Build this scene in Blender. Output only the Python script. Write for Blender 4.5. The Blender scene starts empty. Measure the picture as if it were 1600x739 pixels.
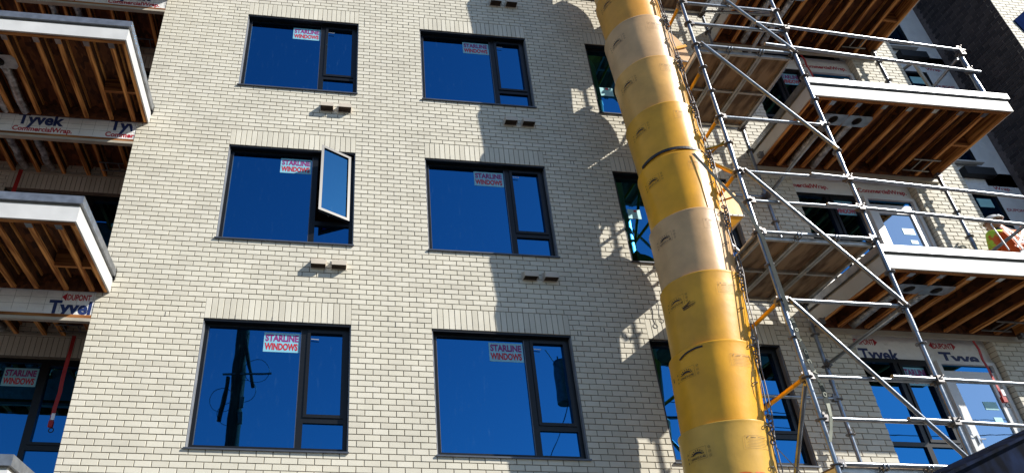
import bpy, math, random
from mathutils import Vector, Matrix
random.seed(7)
S = bpy.context.scene
COL = S.collection
R = math.radians

# ------------------------------------------------------------------ camera
cam_d = bpy.data.cameras.new('camera'); cam = bpy.data.objects.new('camera', cam_d); COL.objects.link(cam)
CAM = Vector((1.568, -7.58, 1.60))
az, el, ro = -0.103, 0.504, -0.005
Rz = Matrix.Rotation(az, 3, 'Z')
fwd = Rz @ Vector((0, math.cos(el), math.sin(el))); up0 = Rz @ Vector((0, -math.sin(el), math.cos(el))); rt0 = Rz @ Vector((1, 0, 0))
rt = rt0*math.cos(ro) + up0*math.sin(ro); up = -rt0*math.sin(ro) + up0*math.cos(ro)
M4 = Matrix((rt, up, -fwd)).transposed().to_4x4(); M4.translation = CAM
cam.matrix_world = M4
cam_d.sensor_width = 36; cam_d.lens = 1057.6/1600*36
cam_d.shift_x = (800-605.8)/1600; cam_d.shift_y = (533.9-369.5)/1600
cam_d.clip_start = 0.1; cam_d.clip_end = 3000
S.camera = cam
FPX, PCX, PCY = 1057.6, 605.8, 533.9
def ray(u, v): return rt*((u-PCX)/FPX) - up*((v-PCY)/FPX) + fwd
def U(u, v, x=None, y=None, z=None):      # where a sight line meets a wall, floor or side plane of the place
    d = ray(u, v)
    t = (x-CAM.x)/d.x if x is not None else (y-CAM.y)/d.y if y is not None else (z-CAM.z)/d.z
    return CAM + d*t
def P(p):
    q = Vector(p)-CAM; zc = q.dot(fwd)
    return PCX+FPX*q.dot(rt)/zc, PCY-FPX*q.dot(up)/zc

# ------------------------------------------------------------------ light
to_sun = Vector((1.53, -1.0, 1.26)).normalized()
W = bpy.data.worlds.new('World'); S.world = W; W.use_nodes = True
wn = W.node_tree.nodes; wl = W.node_tree.links
sky = wn.new('ShaderNodeTexSky'); sky.sky_type = 'NISHITA'; sky.sun_disc = False
sky.sun_elevation = math.asin(to_sun.z); sky.sun_rotation = math.atan2(to_sun.x, to_sun.y)
sky.air_density = 1.0; sky.dust_density = 0.3; sky.ozone_density = 4.5
wn['Background'].inputs[1].default_value = 0.10
wl.new(sky.outputs[0], wn['Background'].inputs[0])
sun_d = bpy.data.lights.new('sun', 'SUN'); sun_d.energy = 5.0; sun_d.angle = R(0.5); sun_d.color = (1.0, 0.95, 0.86)
sun = bpy.data.objects.new('sun', sun_d); COL.objects.link(sun)
sun.rotation_euler = to_sun.to_track_quat('Z', 'Y').to_euler(); sun.location = (20, -20, 20)
S.view_settings.view_transform = 'Standard'; S.view_settings.look = 'None'; S.view_settings.gamma = 1
S.view_settings.exposure = 0.60
S.cycles.max_bounces = 6; S.cycles.diffuse_bounces = 3; S.cycles.glossy_bounces = 4; S.cycles.transparent_max_bounces = 8

# ------------------------------------------------------------------ materials
def mat(name): 
    m = bpy.data.materials.new(name); m.use_nodes = True
    return m, m.node_tree.nodes, m.node_tree.links, m.node_tree.nodes['Principled BSDF']
def simple(name, col, rough=.6, metal=0, var=.12, scale=6, bump=0, bscale=60, spec=.5, stretch=None, col2=None, contrast=None):
    m, n, l, b = mat(name)
    b.inputs['Roughness'].default_value = rough; b.inputs['Metallic'].default_value = metal
    b.inputs['Specular IOR Level'].default_value = spec
    g = n.new('ShaderNodeNewGeometry'); mp = n.new('ShaderNodeMapping'); l.new(g.outputs['Position'], mp.inputs[0])
    if stretch: mp.inputs['Scale'].default_value = stretch
    t = n.new('ShaderNodeTexNoise'); t.inputs['Scale'].default_value = scale; t.inputs['Detail'].default_value = 5
    l.new(mp.outputs[0], t.inputs[0])
    cr = n.new('ShaderNodeValToRGB'); c2 = col2 or tuple(c*(1-var*2.2) for c in col)
    lo, hi = contrast or (.35, .68)
    cr.color_ramp.elements[0].position = lo; cr.color_ramp.elements[1].position = hi
    cr.color_ramp.elements[0].color = (*c2, 1); cr.color_ramp.elements[1].color = (*col, 1)
    l.new(t.outputs[0], cr.inputs[0]); l.new(cr.outputs[0], b.inputs['Base Color'])
    if bump:
        t2 = n.new('ShaderNodeTexNoise'); t2.inputs['Scale'].default_value = bscale; l.new(mp.outputs[0], t2.inputs[0])
        bp = n.new('ShaderNodeBump'); bp.inputs['Strength'].default_value = bump; bp.inputs['Distance'].default_value = .01
        l.new(t2.outputs[0], bp.inputs['Height']); l.new(bp.outputs[0], b.inputs['Normal'])
    return m
def brick_mat(name, c1, c2, c3, rough=.65, bump=.25):
    m, n, l, b = mat(name); b.inputs['Specular IOR Level'].default_value = .18
    a = n.new('ShaderNodeAttribute'); a.attribute_name = 'tone'
    oi = n.new('ShaderNodeObjectInfo'); ad = n.new('ShaderNodeMath'); ad.operation = 'ADD'
    l.new(a.outputs['Fac'], ad.inputs[0]); l.new(oi.outputs['Random'], ad.inputs[1])
    fr = n.new('ShaderNodeMath'); fr.operation = 'FRACT'; l.new(ad.outputs[0], fr.inputs[0])
    cr = n.new('ShaderNodeValToRGB'); e = cr.color_ramp.elements
    e[0].color = (*c1, 1); e[0].position = 0; e[1].color = (*c3, 1); e[1].position = 1
    k = cr.color_ramp.elements.new(.5); k.color = (*c2, 1)
    l.new(fr.outputs[0], cr.inputs[0])
    g = n.new('ShaderNodeNewGeometry')
    t = n.new('ShaderNodeTexNoise'); t.inputs['Scale'].default_value = 1.3; t.inputs['Detail'].default_value = 8; t.inputs['Roughness'].default_value = .7
    l.new(g.outputs['Position'], t.inputs[0])
    mr = n.new('ShaderNodeMapRange'); mr.inputs[1].default_value = .3; mr.inputs[2].default_value = .7; mr.inputs[3].default_value = .86; mr.inputs[4].default_value = 1.06
    l.new(t.outputs[0], mr.inputs[0])
    mx = n.new('ShaderNodeMix'); mx.data_type = 'RGBA'; mx.blend_type = 'MULTIPLY'; mx.inputs[0].default_value = 1
    l.new(cr.outputs[0], mx.inputs[6]); l.new(mr.outputs[0], mx.inputs[7]); l.new(mx.outputs[2], b.inputs['Base Color'])
    b.inputs['Roughness'].default_value = rough
    t2 = n.new('ShaderNodeTexNoise'); t2.inputs['Scale'].default_value = 90; t2.inputs['Detail'].default_value = 4; l.new(g.outputs['Position'], t2.inputs[0])
    bp = n.new('ShaderNodeBump'); bp.inputs['Strength'].default_value = bump; bp.inputs['Distance'].default_value = .004
    l.new(t2.outputs[0], bp.inputs['Height']); l.new(bp.outputs[0], b.inputs['Normal'])
    return m
def glass_mat(name, tint, trans, refl=.5):
    m, n, l, b = mat(name); n.remove(b); out = n['Material Output']
    gl = n.new('ShaderNodeBsdfGlossy'); gl.inputs['Color'].default_value = (*tint, 1); gl.inputs['Roughness'].default_value = .012
    tr = n.new('ShaderNodeBsdfTransparent'); tr.inputs['Color'].default_value = (*trans, 1)
    lw = n.new('ShaderNodeFresnel'); lw.inputs['IOR'].default_value = 1.6
    mr = n.new('ShaderNodeMapRange'); mr.inputs[1].default_value = 0; mr.inputs[2].default_value = 1; mr.inputs[3].default_value = refl; mr.inputs[4].default_value = 1
    l.new(lw.outputs[0], mr.inputs[0])
    mx = n.new('ShaderNodeMixShader'); l.new(mr.outputs[0], mx.inputs[0]); l.new(tr.outputs[0], mx.inputs[1]); l.new(gl.outputs[0], mx.inputs[2])
    # faint dried wash marks and fingerprints on new glass
    g = n.new('ShaderNodeNewGeometry'); mp = n.new('ShaderNodeMapping'); mp.inputs['Scale'].default_value = (9, 9, 1.6); l.new(g.outputs['Position'], mp.inputs[0])
    ns = n.new('ShaderNodeTexNoise'); ns.inputs['Scale'].default_value = 2.2; ns.inputs['Detail'].default_value = 8; ns.inputs['Roughness'].default_value = .75; l.new(mp.outputs[0], ns.inputs[0])
    r2 = n.new('ShaderNodeMapRange'); r2.inputs[1].default_value = .58; r2.inputs[2].default_value = .85; r2.inputs[3].default_value = 0; r2.inputs[4].default_value = .13; l.new(ns.outputs[0], r2.inputs[0])
    df = n.new('ShaderNodeBsdfDiffuse'); df.inputs['Color'].default_value = (.15, .32, .48, 1)
    m2 = n.new('ShaderNodeMixShader'); l.new(r2.outputs[0], m2.inputs[0]); l.new(mx.outputs[0], m2.inputs[1]); l.new(df.outputs[0], m2.inputs[2])
    l.new(m2.outputs[0], out.inputs[0])
    n3 = n.new('ShaderNodeTexNoise'); n3.inputs['Scale'].default_value = 1.6; l.new(g.outputs['Position'], n3.inputs[0])
    bp = n.new('ShaderNodeBump'); bp.inputs['Strength'].default_value = .06; bp.inputs['Distance'].default_value = .02
    l.new(n3.outputs[0], bp.inputs['Height']); l.new(bp.outputs[0], gl.inputs['Normal'])
    return m
def wood_mat(name, c1, c2, axis='y', scale=5, rough=.75):
    st = {'x': (.35, 5, 5), 'y': (5, .35, 5), 'z': (5, 5, .35)}[axis]
    m = simple(name, c1, rough, 0, stretch=st, scale=scale, col2=c2, bump=.3, bscale=20, spec=.2, contrast=(.38, .62))
    return m
def osb_mat(name, c1, c2):
    m, n, l, b = mat(name); g = n.new('ShaderNodeNewGeometry')
    v = n.new('ShaderNodeTexVoronoi'); v.inputs['Scale'].default_value = 22; v.inputs['Randomness'].default_value = 1
    mp = n.new('ShaderNodeMapping'); mp.inputs['Scale'].default_value = (1, .45, 1); mp.inputs['Rotation'].default_value = (0, 0, .5)
    l.new(g.outputs['Position'], mp.inputs[0]); l.new(mp.outputs[0], v.inputs[0])
    t = n.new('ShaderNodeTexNoise'); t.inputs['Scale'].default_value = 4; t.inputs['Detail'].default_value = 8; l.new(g.outputs['Position'], t.inputs[0])
    mx = n.new('ShaderNodeMath'); mx.operation = 'MULTIPLY'; sp = n.new('ShaderNodeSeparateColor'); l.new(v.outputs['Color'], sp.inputs[0])
    l.new(sp.outputs[0], mx.inputs[0]); l.new(t.outputs[0], mx.inputs[1])
    cr = n.new('ShaderNodeValToRGB'); cr.color_ramp.elements[0].color = (*c2, 1); cr.color_ramp.elements[1].color = (*c1, 1); cr.color_ramp.elements[1].position = .6
    l.new(mx.outputs[0], cr.inputs[0]); l.new(cr.outputs[0], b.inputs['Base Color']); b.inputs['Roughness'].default_value = .8
    return m
def metal_mat(name, c, rough=.35, rust=None):
    m = simple(name, c, rough, .85, var=.15, scale=9, bump=.1, bscale=40)
    if rust:
        n = m.node_tree.nodes; l = m.node_tree.links; b = n['Principled BSDF']
        g = n.new('ShaderNodeNewGeometry'); t = n.new('ShaderNodeTexNoise'); t.inputs['Scale'].default_value = 3.1; t.inputs['Detail'].default_value = 9; t.inputs['Roughness'].default_value = .75
        l.new(g.outputs['Position'], t.inputs[0])
        cr = n.new('ShaderNodeValToRGB'); cr.color_ramp.elements[0].position = .57; cr.color_ramp.elements[1].position = .68
        l.new(t.outputs[0], cr.inputs[0])
        old = b.inputs['Base Color'].links[0].from_socket
        mx = n.new('ShaderNodeMix'); mx.data_type = 'RGBA'; l.new(cr.outputs[0], mx.inputs[0]); l.new(old, mx.inputs[6]); mx.inputs[7].default_value = (*rust, 1)
        l.new(mx.outputs[2], b.inputs['Base Color'])
        iv = n.new('ShaderNodeMapRange'); iv.inputs[3].default_value = .85; iv.inputs[4].default_value = .1; l.new(cr.outputs[0], iv.inputs[0]); l.new(iv.outputs[0], b.inputs['Metallic'])
    return m
def wrap_mat(name, c):     # house wrap: crinkled, printed with a faint grid
    m = simple(name, c, .45, 0, var=.06, scale=2.5, bump=.9, bscale=7)
    n = m.node_tree.nodes; n['Bump'].inputs['Distance'].default_value = .035
    return m
MAT = dict(
    brick=brick_mat('cream_brick', (.57, .535, .445), (.62, .585, .485), (.65, .615, .52)),
    dbrick=brick_mat('charcoal_brick', (.026, .024, .028), (.040, .036, .040), (.060, .052, .055), .5, .4),
    mortar=simple('mortar', (.20, .17, .13), .9, var=.15, scale=20, bump=.3),
    dmortar=simple('charcoal_mortar', (.13, .115, .12), .9, var=.15, scale=20, bump=.3),
    frame=simple('black_window_frame', (.007, .008, .010), .35, 0, var=.05, spec=.3),
    jamb=simple('light_grey_jamb', (.24, .25, .27), .4, 0, var=.1),
    sash=simple('charcoal_sash', (.030, .032, .036), .4, 0, var=.1, spec=.3),
    sill=simple('grey_sill_flashing', (.10, .11, .13), .35, .4, var=.1),
    glass=glass_mat('blue_tinted_glass', (.06, .42, .95), (.04, .05, .07), .35),
    glass_clear=glass_mat('door_glass', (.5, .72, .95), (.45, .55, .62), .5),
    white=simple('white_metal_panel', (.60, .60, .59), .5, 0, var=.07, scale=3, bump=.08, bscale=9, spec=.2),
    cap=metal_mat('grey_metal_cap', (.34, .35, .37), .5),
    trim=simple('beige_trim', (.42, .38, .31), .6, var=.08),
    lumber=wood_mat('lumber_joist', (.74, .35, .11), (.24, .08, .022), 'y'),
    lumberx=wood_mat('lumber_rim', (.42, .18, .055), (.15, .05, .015), 'x'),
    osb=osb_mat('osb_sheathing', (.22, .075, .022), (.045, .013, .005)),
    osbd=osb_mat('joist_web_board', (.14, .048, .014), (.03, .009, .003)),
    ply=simple('weathered_plywood', (.30, .21, .13), .8, var=.3, scale=2.5, stretch=(3.5, .8, 1), col2=(.10, .06, .035), bump=.3, contrast=(.4, .6)),
    galv=metal_mat('galvanised_steel', (.32, .35, .39), .32, rust=(.10, .07, .05)),
    galvd=metal_mat('galvanised_fitting', (.22, .21, .21), .5, rust=(.12, .06, .03)),
    alu=metal_mat('aluminium', (.60, .58, .54), .45),
    yellow=metal_mat('yellow_painted_tube', (.60, .36, .05), .45),
    foil=simple('foil_duct', (.80, .80, .82), .28, .8, var=.3, scale=14, bump=1.0, bscale=45),
    wrap=wrap_mat('house_wrap', (.80, .80, .79)),
    navy=simple('navy_print', (.012, .03, .13), .5, var=.03),
    redp=simple('red_print', (.42, .012, .03), .5, var=.03),
    magenta=simple('magenta_print', (.22, .015, .16), .5, var=.03),
    sticker=simple('cyan_tinted_sticker', (.22, .50, .62), .4, var=.05),
    blackp=simple('black_print', (.012, .012, .014), .6, var=.03),
    faint=simple('faint_print', (.22, .13, .04), .6, var=.03),
    strap=simple('dark_green_webbing', (.030, .040, .032), .7, var=.1),
    strapl=simple('pale_webbing_print', (.45, .45, .34), .7, var=.1),
    black=simple('black_rubber', (.02, .02, .022), .5, var=.05),
    red=simple('red_webbing', (.42, .015, .015), .6, var=.1),
    vent=simple('cream_vent_hood', (.56, .49, .40), .5, var=.05),
    louvre=simple('brown_vent_screen', (.07, .04, .025), .7, var=.2),
    door=simple('white_door', (.68, .68, .67), .35, var=.03),
    navypatch=simple('navy_patch_colour', (.008, .018, .07), .8, 0, var=.1, spec=.0),  # plain dark navy for the flat patch on the wing front
    paper=simple('pale_cyan_paper', (.35, .68, .72), .5, var=.05),
    room=simple('dark_interior', (.035, .03, .028), .9, var=.2),
    asphalt=simple('asphalt', (.06, .06, .062), .9, var=.2, scale=3, bump=.3),
    concrete=simple('concrete_pavement', (.20, .195, .185), .85, var=.12, scale=2, bump=.2),
    navyp=simple('navy_painted_steel', (.006, .012, .035), .7, 0, var=.4, scale=5, bump=.3, bscale=8, spec=.02),
    timber=simple('pole_timber', (.10, .07, .045), .9, var=.3, scale=4, stretch=(6, 6, .4), bump=.5),
    skin=simple('skin', (.35, .18, .12), .5, var=.05),
    hat=simple('white_hard_hat', (.88, .88, .89), .25, var=.03),
    lime=simple('lime_safety_vest', (.55, .80, .05), .6, scale=3.2, bump=.5, bscale=25, col2=(.85, .16, .02), contrast=(.49, .52)),
    orange=simple('orange_stripe', (.85, .16, .02), .6, var=.08),
    refl=simple('reflective_tape', (.60, .62, .62), .4, var=.05),
    denim=simple('dark_trousers', (.03, .035, .05), .8, var=.1),
)
def chute_mat(name, c, dirty):
    m = simple(name, c, .38, 0, var=.10, scale=3.2, bump=.12, bscale=14, spec=.45)
    n = m.node_tree.nodes; l = m.node_tree.links; b = n['Principled BSDF']
    g = n.new('ShaderNodeNewGeometry'); mp = n.new('ShaderNodeMapping'); mp.inputs['Scale'].default_value = (14, 14, 1.3); mp.inputs['Rotation'].default_value = (.25, .1, 0)
    l.new(g.outputs['Position'], mp.inputs[0])
    t = n.new('ShaderNodeTexNoise'); t.inputs['Scale'].default_value = 1.6; t.inputs['Detail'].default_value = 10; t.inputs['Roughness'].default_value = .8
    l.new(mp.outputs[0], t.inputs[0])
    cr = n.new('ShaderNodeValToRGB'); cr.color_ramp.elements[0].position = .60; cr.color_ramp.elements[1].position = .76
    cr.color_ramp.elements[1].color = (dirty, dirty, dirty, 1); l.new(t.outputs[0], cr.inputs[0])
    old = b.inputs['Base Color'].links[0].from_socket
    mx = n.new('ShaderNodeMix'); mx.data_type = 'RGBA'; l.new(cr.outputs[0], mx.inputs[0]); l.new(old, mx.inputs[6]); mx.inputs[7].default_value = (c[0]*.45, c[1]*.40, c[2]*.6+.02, 1)
    l.new(mx.outputs[2], b.inputs['Base Color'])
    return m
CH = dict(ochre=chute_mat('ochre_plastic', (.78, .36, .04), .5), pale=chute_mat('faded_peach_plastic', (.70, .43, .20), .45),
          tan=chute_mat('faded_tan_plastic', (.78, .42, .10), .5), yel=chute_mat('yellow_plastic', (.80, .39, .02), .4),
          bright=chute_mat('bright_yellow_plastic', (.90, .42, .008), .35), dull=chute_mat('dull_yellow_plastic', (.74, .42, .06), .6))

# ------------------------------------------------------------------ mesh helpers
WORLD = {}
class MB:
    def __init__(s): s.v = []; s.f = []; s.t = []; s.sm = []
    def add(s, vs, fs, tone=0.0, smooth=False):
        b = len(s.v); s.v += [tuple(v) for v in vs]
        for f in fs: s.f.append(tuple(i+b for i in f)); s.t.append(tone); s.sm.append(smooth)
        return s
    def box(s, x0, x1, y0, y1, z0, z1, tone=0.0):
        vs = [(x0,y0,z0),(x1,y0,z0),(x1,y1,z0),(x0,y1,z0),(x0,y0,z1),(x1,y0,z1),(x1,y1,z1),(x0,y1,z1)]
        return s.add(vs, [(0,3,2,1),(4,5,6,7),(0,1,5,4),(1,2,6,5),(2,3,7,6),(3,0,4,7)], tone)
    def bar(s, a, b, w, h, upv=(0,0,1)):          # square bar between two points
        a = Vector(a); b = Vector(b); d = (b-a).normalized(); sd = d.cross(Vector(upv))
        if sd.length < 1e-4: sd = d.cross(Vector((1,0,0)))
        sd.normalize(); u = sd.cross(d)
        vs = [p+sd*i*w/2+u*j*h/2 for p in (a, b) for i, j in ((-1,-1),(1,-1),(1,1),(-1,1))]
        return s.add(vs, [(3,2,1,0),(4,5,6,7),(0,1,5,4),(1,2,6,5),(2,3,7,6),(3,0,4,7)])
    def tube(s, pts, r, n=10, cap=True):
        pts = [Vector(p) for p in pts]; rings = []
        rr = r if isinstance(r, (list, tuple)) else [r]*len(pts)
        ref = None
        for i, p in enumerate(pts):
            d = (pts[min(i+1, len(pts)-1)]-pts[max(i-1, 0)]).normalized()
            if ref is None: ref = d.orthogonal().normalized()
            a = (ref - d*ref.dot(d)); a = a.normalized() if a.length > 1e-5 else d.orthogonal().normalized(); ref = a
            b = d.cross(a)
            rings.append([p+(a*math.cos(2*math.pi*k/n)+b*math.sin(2*math.pi*k/n))*rr[i] for k in range(n)])
        vs = [v for g in rings for v in g]; fs = []
        for i in range(len(rings)-1):
            for k in range(n): fs.append((i*n+k, i*n+(k+1) % n, (i+1)*n+(k+1) % n, (i+1)*n+k))
        s.add(vs, fs, 0, True)
        if cap: s.add(rings[0], [tuple(range(n-1, -1, -1))]); s.add(rings[-1], [tuple(range(n))])
        return s
    def ring(s, c, nrm, R0, r, n=14, m=6, sx=1.0, ax=None):
        c = Vector(c); nrm = Vector(nrm).normalized(); a = Vector(ax).normalized() if ax else nrm.orthogonal().normalized(); b = nrm.cross(a)
        vs = []; fs = []
        for i in range(n):
            t = 2*math.pi*i/n; o = a*math.cos(t)*R0*sx + b*math.sin(t)*R0; od = o.normalized()
            for j in range(m):
                q = 2*math.pi*j/m; vs.append(c+o+od*math.cos(q)*r+nrm*math.sin(q)*r)
        for i in range(n):
            for j in range(m): fs.append((i*m+j, ((i+1) % n)*m+j, ((i+1) % n)*m+(j+1) % m, i*m+(j+1) % m))
        return s.add(vs, fs, 0, True)
    def ellip(s, c, rx, ry, rz, n=12, m=8, lo=0.0):
        c = Vector(c); vs = []; fs = []
        for j in range(m+1):
            t = math.pi*(j/m)*(1-lo)
            for i in range(n):
                q = 2*math.pi*i/n; vs.append(c+Vector((rx*math.sin(t)*math.cos(q), ry*math.sin(t)*math.sin(q), rz*math.cos(t))))
        for j in range(m):
            for i in range(n): fs.append((j*n+i, (j+1)*n+i, (j+1)*n+(i+1) % n, j*n+(i+1) % n))
        return s.add(vs, fs, 0, True)
    def mesh(s, name, material, off=Vector((0,0,0))):
        me = bpy.data.meshes.new(name); me.from_pydata([(v[0]-off[0], v[1]-off[1], v[2]-off[2]) for v in s.v], [], s.f)
        if any(s.t):
            at = me.attributes.new('tone', 'FLOAT', 'FACE'); at.data.foreach_set('value', s.t)
        me.polygons.foreach_set('use_smooth', s.sm)
        me.materials.append(material); me.update(); return me
def thing(name, label, cat, loc=(0,0,0), group=None):
    o = bpy.data.objects.new(name, None); COL.objects.link(o); o.location = loc; o.empty_display_size = .2
    WORLD[o.name] = Vector(loc); o['label'] = label; o['category'] = cat
    if group: o['group'] = group
    return o
def obj(name, mb, m, parent=None, label=None, kind=None, origin=None):
    pw = WORLD[parent.name] if parent else Vector((0,0,0))
    ow = Vector(origin) if origin is not None else pw
    me = mb.mesh(name, m, ow) if isinstance(mb, MB) else mb
    o = bpy.data.objects.new(name, me); COL.objects.link(o); o.location = ow-pw
    if parent: o.parent = parent
    WORLD[o.name] = ow
    if label: o['label'] = label
    if kind: o['kind'] = kind
    return o
def inst(name, me, parent, loc):
    o = bpy.data.objects.new(name, me); COL.objects.link(o); o.parent = parent; o.location = Vector(loc)-WORLD[parent.name]
    WORLD[o.name] = Vector(loc); return o
def tag(o, label, cat, group=None):
    o['label'] = label; o['category'] = cat
    if group: o['group'] = group
    return o
_tc = {}
def text_tris(s, size, bold=.0, align='LEFT', shear=0):
    key = (s, size, bold, align, shear)
    if key in _tc: return _tc[key]
    c = bpy.data.curves.new('text', 'FONT'); c.body = s; c.size = size; c.offset = bold*size; c.align_x = align; c.shear = shear; c.resolution_u = 3
    o = bpy.data.objects.new('text', c); COL.objects.link(o); bpy.context.view_layer.update()
    me = bpy.data.meshes.new_from_object(o); vs = [v.co.copy() for v in me.vertices]; fs = [tuple(p.vertices) for p in me.polygons]
    bpy.data.objects.remove(o); bpy.data.curves.remove(c)
    _tc[key] = (vs, fs); return vs, fs
def text_mb(mb, s, origin, size, bold=0, align='LEFT', xd=(1,0,0), zd=(0,0,1), wid=None, shear=0):
    vs, fs = text_tris(s, size, bold, align, shear); xd = Vector(xd); zd = Vector(zd); o = Vector(origin)
    sx = 1
    if wid:
        x0 = min(v.x for v in vs); x1 = max(v.x for v in vs); sx = wid/(x1-x0)
    mb.add([o+xd*v.x*sx+zd*v.y for v in vs], fs); return mb

# ------------------------------------------------------------------ ground
g = MB(); g.add([(-1500,-1500,0),(1500,-1500,0),(1500,1500,0),(-1500,1500,0)], [(0,1,2,3)]); obj('ground', g, MAT['asphalt'], kind='structure')
g = MB(); g.box(-60, 60, -3.2, 3, 0.002, .14); obj('pavement', g, MAT['concrete'], kind='structure')
g = MB(); g.box(-60, 60, -3.4, -3.203, 0.002, .145); obj('kerb', g, MAT['concrete'], kind='structure')

# ------------------------------------------------------------------ building
B = thing('brick_building', 'cream brick apartment building under construction with black windows and bare joist balconies', 'building')
HC = 3.0/38; LP = .19235; JT = .009          # course height, brick pitch, joint
ZT = [12.03, 9.03, 6.03]
OW, OH = 1.875, 22*HC                          # window opening
XL, XR = -1.37, 8.90
COLX = [0.0, 2.934, 5.888]
ZB, ZTOP = ZT[2]-46*HC, ZT[0]+34*HC
openings = []                                   # x0,x1,z0,z1
for c in COLX:
    for z in (15.03, 12.03, 9.03, 6.03, 3.03): openings.append((c, c+OW, z-OH, z))
soldiers = []
for c in COLX:
    for z in (12.03, 9.03, 6.03, 3.03): soldiers.append((c, c+OW, z, z+4*HC))
BX, PX0, PX1 = 8.90, 11.056, 12.04
bricks = []                                     # (x0,x1,y,z0,z1)
def lay(x0, x1, z0, z1, y, holes, phase=1.875):
    k0 = math.ceil((z0-ZT[0])/HC-1e-6); k1 = math.floor((z1-ZT[0])/HC+1e-6)
    for k in range(k0, k1):
        za = ZT[0]+k*HC; ph = phase + (LP/2 if k % 2 else 0)
        n0 = math.floor((x0-ph)/LP)-1; n1 = math.ceil((x1-ph)/LP)+1
        spans = [(x0, x1)]
        for hx0, hx1, hz0, hz1 in holes:
            if hz0 < za+HC*.5 < hz1:
                ns = []
                for a, b in spans:
                    if hx1 <= a or hx0 >= b: ns.append((a, b)); continue
                    if hx0 > a: ns.append((a, hx0))
                    if hx1 < b: ns.append((hx1, b))
                spans = ns
        for a, b in spans:
            for n in range(n0, n1):
                u0 = max(a, ph+n*LP); u1 = min(b, ph+(n+1)*LP)
                if u1-u0 > .024: bricks.append((u0+(JT/2 if u0 > a+1e-6 else 0), u1-(JT/2 if u1 < b-1e-6 else 0), y, za+JT/2, za+HC-JT/2, k))
holes = openings + soldiers
lay(XL, XR, ZB, ZTOP, 0.0, holes)
lay(PX0, PX1, ZB, ZTOP, 0.0, [])
for sx0, sx1, sz0, sz1 in soldiers:             # soldier courses over the openings
    n = 24; p = (sx1-sx0)/n
    for i in range(n): bricks.append((sx0+i*p+JT/2*.8, sx0+(i+1)*p-JT/2*.8, 0.0, sz0+JT/2, sz1-JT/2, 0))
DEP = .09
def brick_mb(w, h, d=DEP, bv=.003):
    # front face bevelled a little, sides straight; local origin at the lower left front corner
    m = MB()
    vs = [(bv,0,bv),(w-bv,0,bv),(w-bv,0,h-bv),(bv,0,h-bv),(0,bv,0),(w,bv,0),(w,bv,h),(0,bv,h),(0,d,0),(w,d,0),(w,d,h),(0,d,h)]
    m.add(vs, [(0,1,2,3),(0,4,5,1),(1,5,6,2),(2,6,7,3),(3,7,4,0),(4,8,9,5),(5,9,10,6),(6,10,11,7),(7,11,8,4)])
    return m
_bc = {}
def brick_mesh(w, h, mt, nm):
    key = (round(w, 3), round(h, 3), nm)
    if key not in _bc: _bc[key] = brick_mb(*key[:2]).mesh(nm, mt)
    return _bc[key]
def vis(p):
    u, v = P(p); return -10 < u < 1610 and -10 < v < 750
def scr(b):
    p = (b[0]+(b[1]-b[0])/2, b[2], (b[3]+b[4])/2); u, v = P(p)
    if not (5 < u < 1595 and 3 < v < 736): return 1e9
    # bricks behind the chute count last
    if 1000+(v-200)*.13 < u < 1150+(v-200)*.16 and u > 920: return 1e6+(Vector(p)-CAM).length
    full = (b[1]-b[0])*(b[4]-b[3])
    return (Vector(p)-CAM).length/ (full**.5) if full > .0125 else 1e5
bricks.sort(key=scr)
for b in bricks[:300]:
    inst('brick', brick_mesh(b[1]-b[0], b[4]-b[3], MAT['brick'], 'brick'), B, (b[0], b[2]+random.uniform(-.0012, .0012), b[3]))
def brickwork(lst, transform=None):
    m = MB()
    for b in lst:
        q = brick_mb(b[1]-b[0], b[4]-b[3]); dy = random.uniform(-.0015, .0015); dz = random.uniform(-.0008, .0008)
        m.add([(v[0]+b[0], v[1]+b[2]+dy, v[2]+b[3]+dz) for v in q.v], q.f, random.random()+.001)
    return m
obj('brickwork', brickwork(bricks[300:]), MAT['brick'], B, kind='stuff')
# backing wall with mortar face 6 mm behind the brick faces, openings left out
def wall_plane(mb, x0, x1, z0, z1, y0, y1, hl):
    xs = sorted({x0, x1, *[h[0] for h in hl if x0 < h[0] < x1], *[h[1] for h in hl if x0 < h[1] < x1]})
    for a, b in zip(xs[:-1], xs[1:]):
        cs = sorted((max(h[2], z0), min(h[3], z1)) for h in hl if h[0] < (a+b)/2 < h[1] and h[3] > z0 and h[2] < z1)
        z = z0
        for c0, c1 in cs:
            if c0 > z: mb.box(a, b, y0, y1, z, c0)
            z = max(z, c1)
        if z < z1: mb.box(a, b, y0, y1, z, z1)
m = MB(); wall_plane(m, XL+.004, XR-.004, 0, 18, .007, .30, openings); wall_plane(m, PX0+.004, PX1-.004, 0, 18, .007, .30, [])
obj('wall', m, MAT['mortar'], B)
# brick ends turning the corner at reveals (left edge of main wall, jambs)
def returns(x, sgn, y0, y1, z0, z1, mt, nm, p=B):
    m = MB(); k0 = math.ceil((z0-ZT[0])/HC-1e-6); k1 = math.floor((z1-ZT[0])/HC+1e-6)
    for k in range(k0, k1):
        za = ZT[0]+k*HC+JT/2; zb = za+HC-JT
        y = y0 + (LP/2 if k % 2 else 0); ys = [y0] + ([y0+LP/2] if k % 2 else [])
        yy = ys[-1]
        if k % 2: m.box(min(x, x+sgn*.02), max(x, x+sgn*.02), y0+.0035, y0+LP/2-JT, za, zb, random.random())
        while yy < y1-.01:
            m.box(min(x, x+sgn*.02), max(x, x+sgn*.02), yy+.0035 if yy == y0 else yy, min(yy+LP-JT, y1), za, zb, random.random()); yy += LP
    return obj(nm, m, mt, p, kind='stuff')
returns(XL+.001, 1, .09, 1.28, ZB, ZTOP, MAT['brick'], 'return_brickwork')
returns(PX0+.001, 1, .09, .20, ZB, ZTOP, MAT['brick'], 'return_brickwork')
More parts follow.
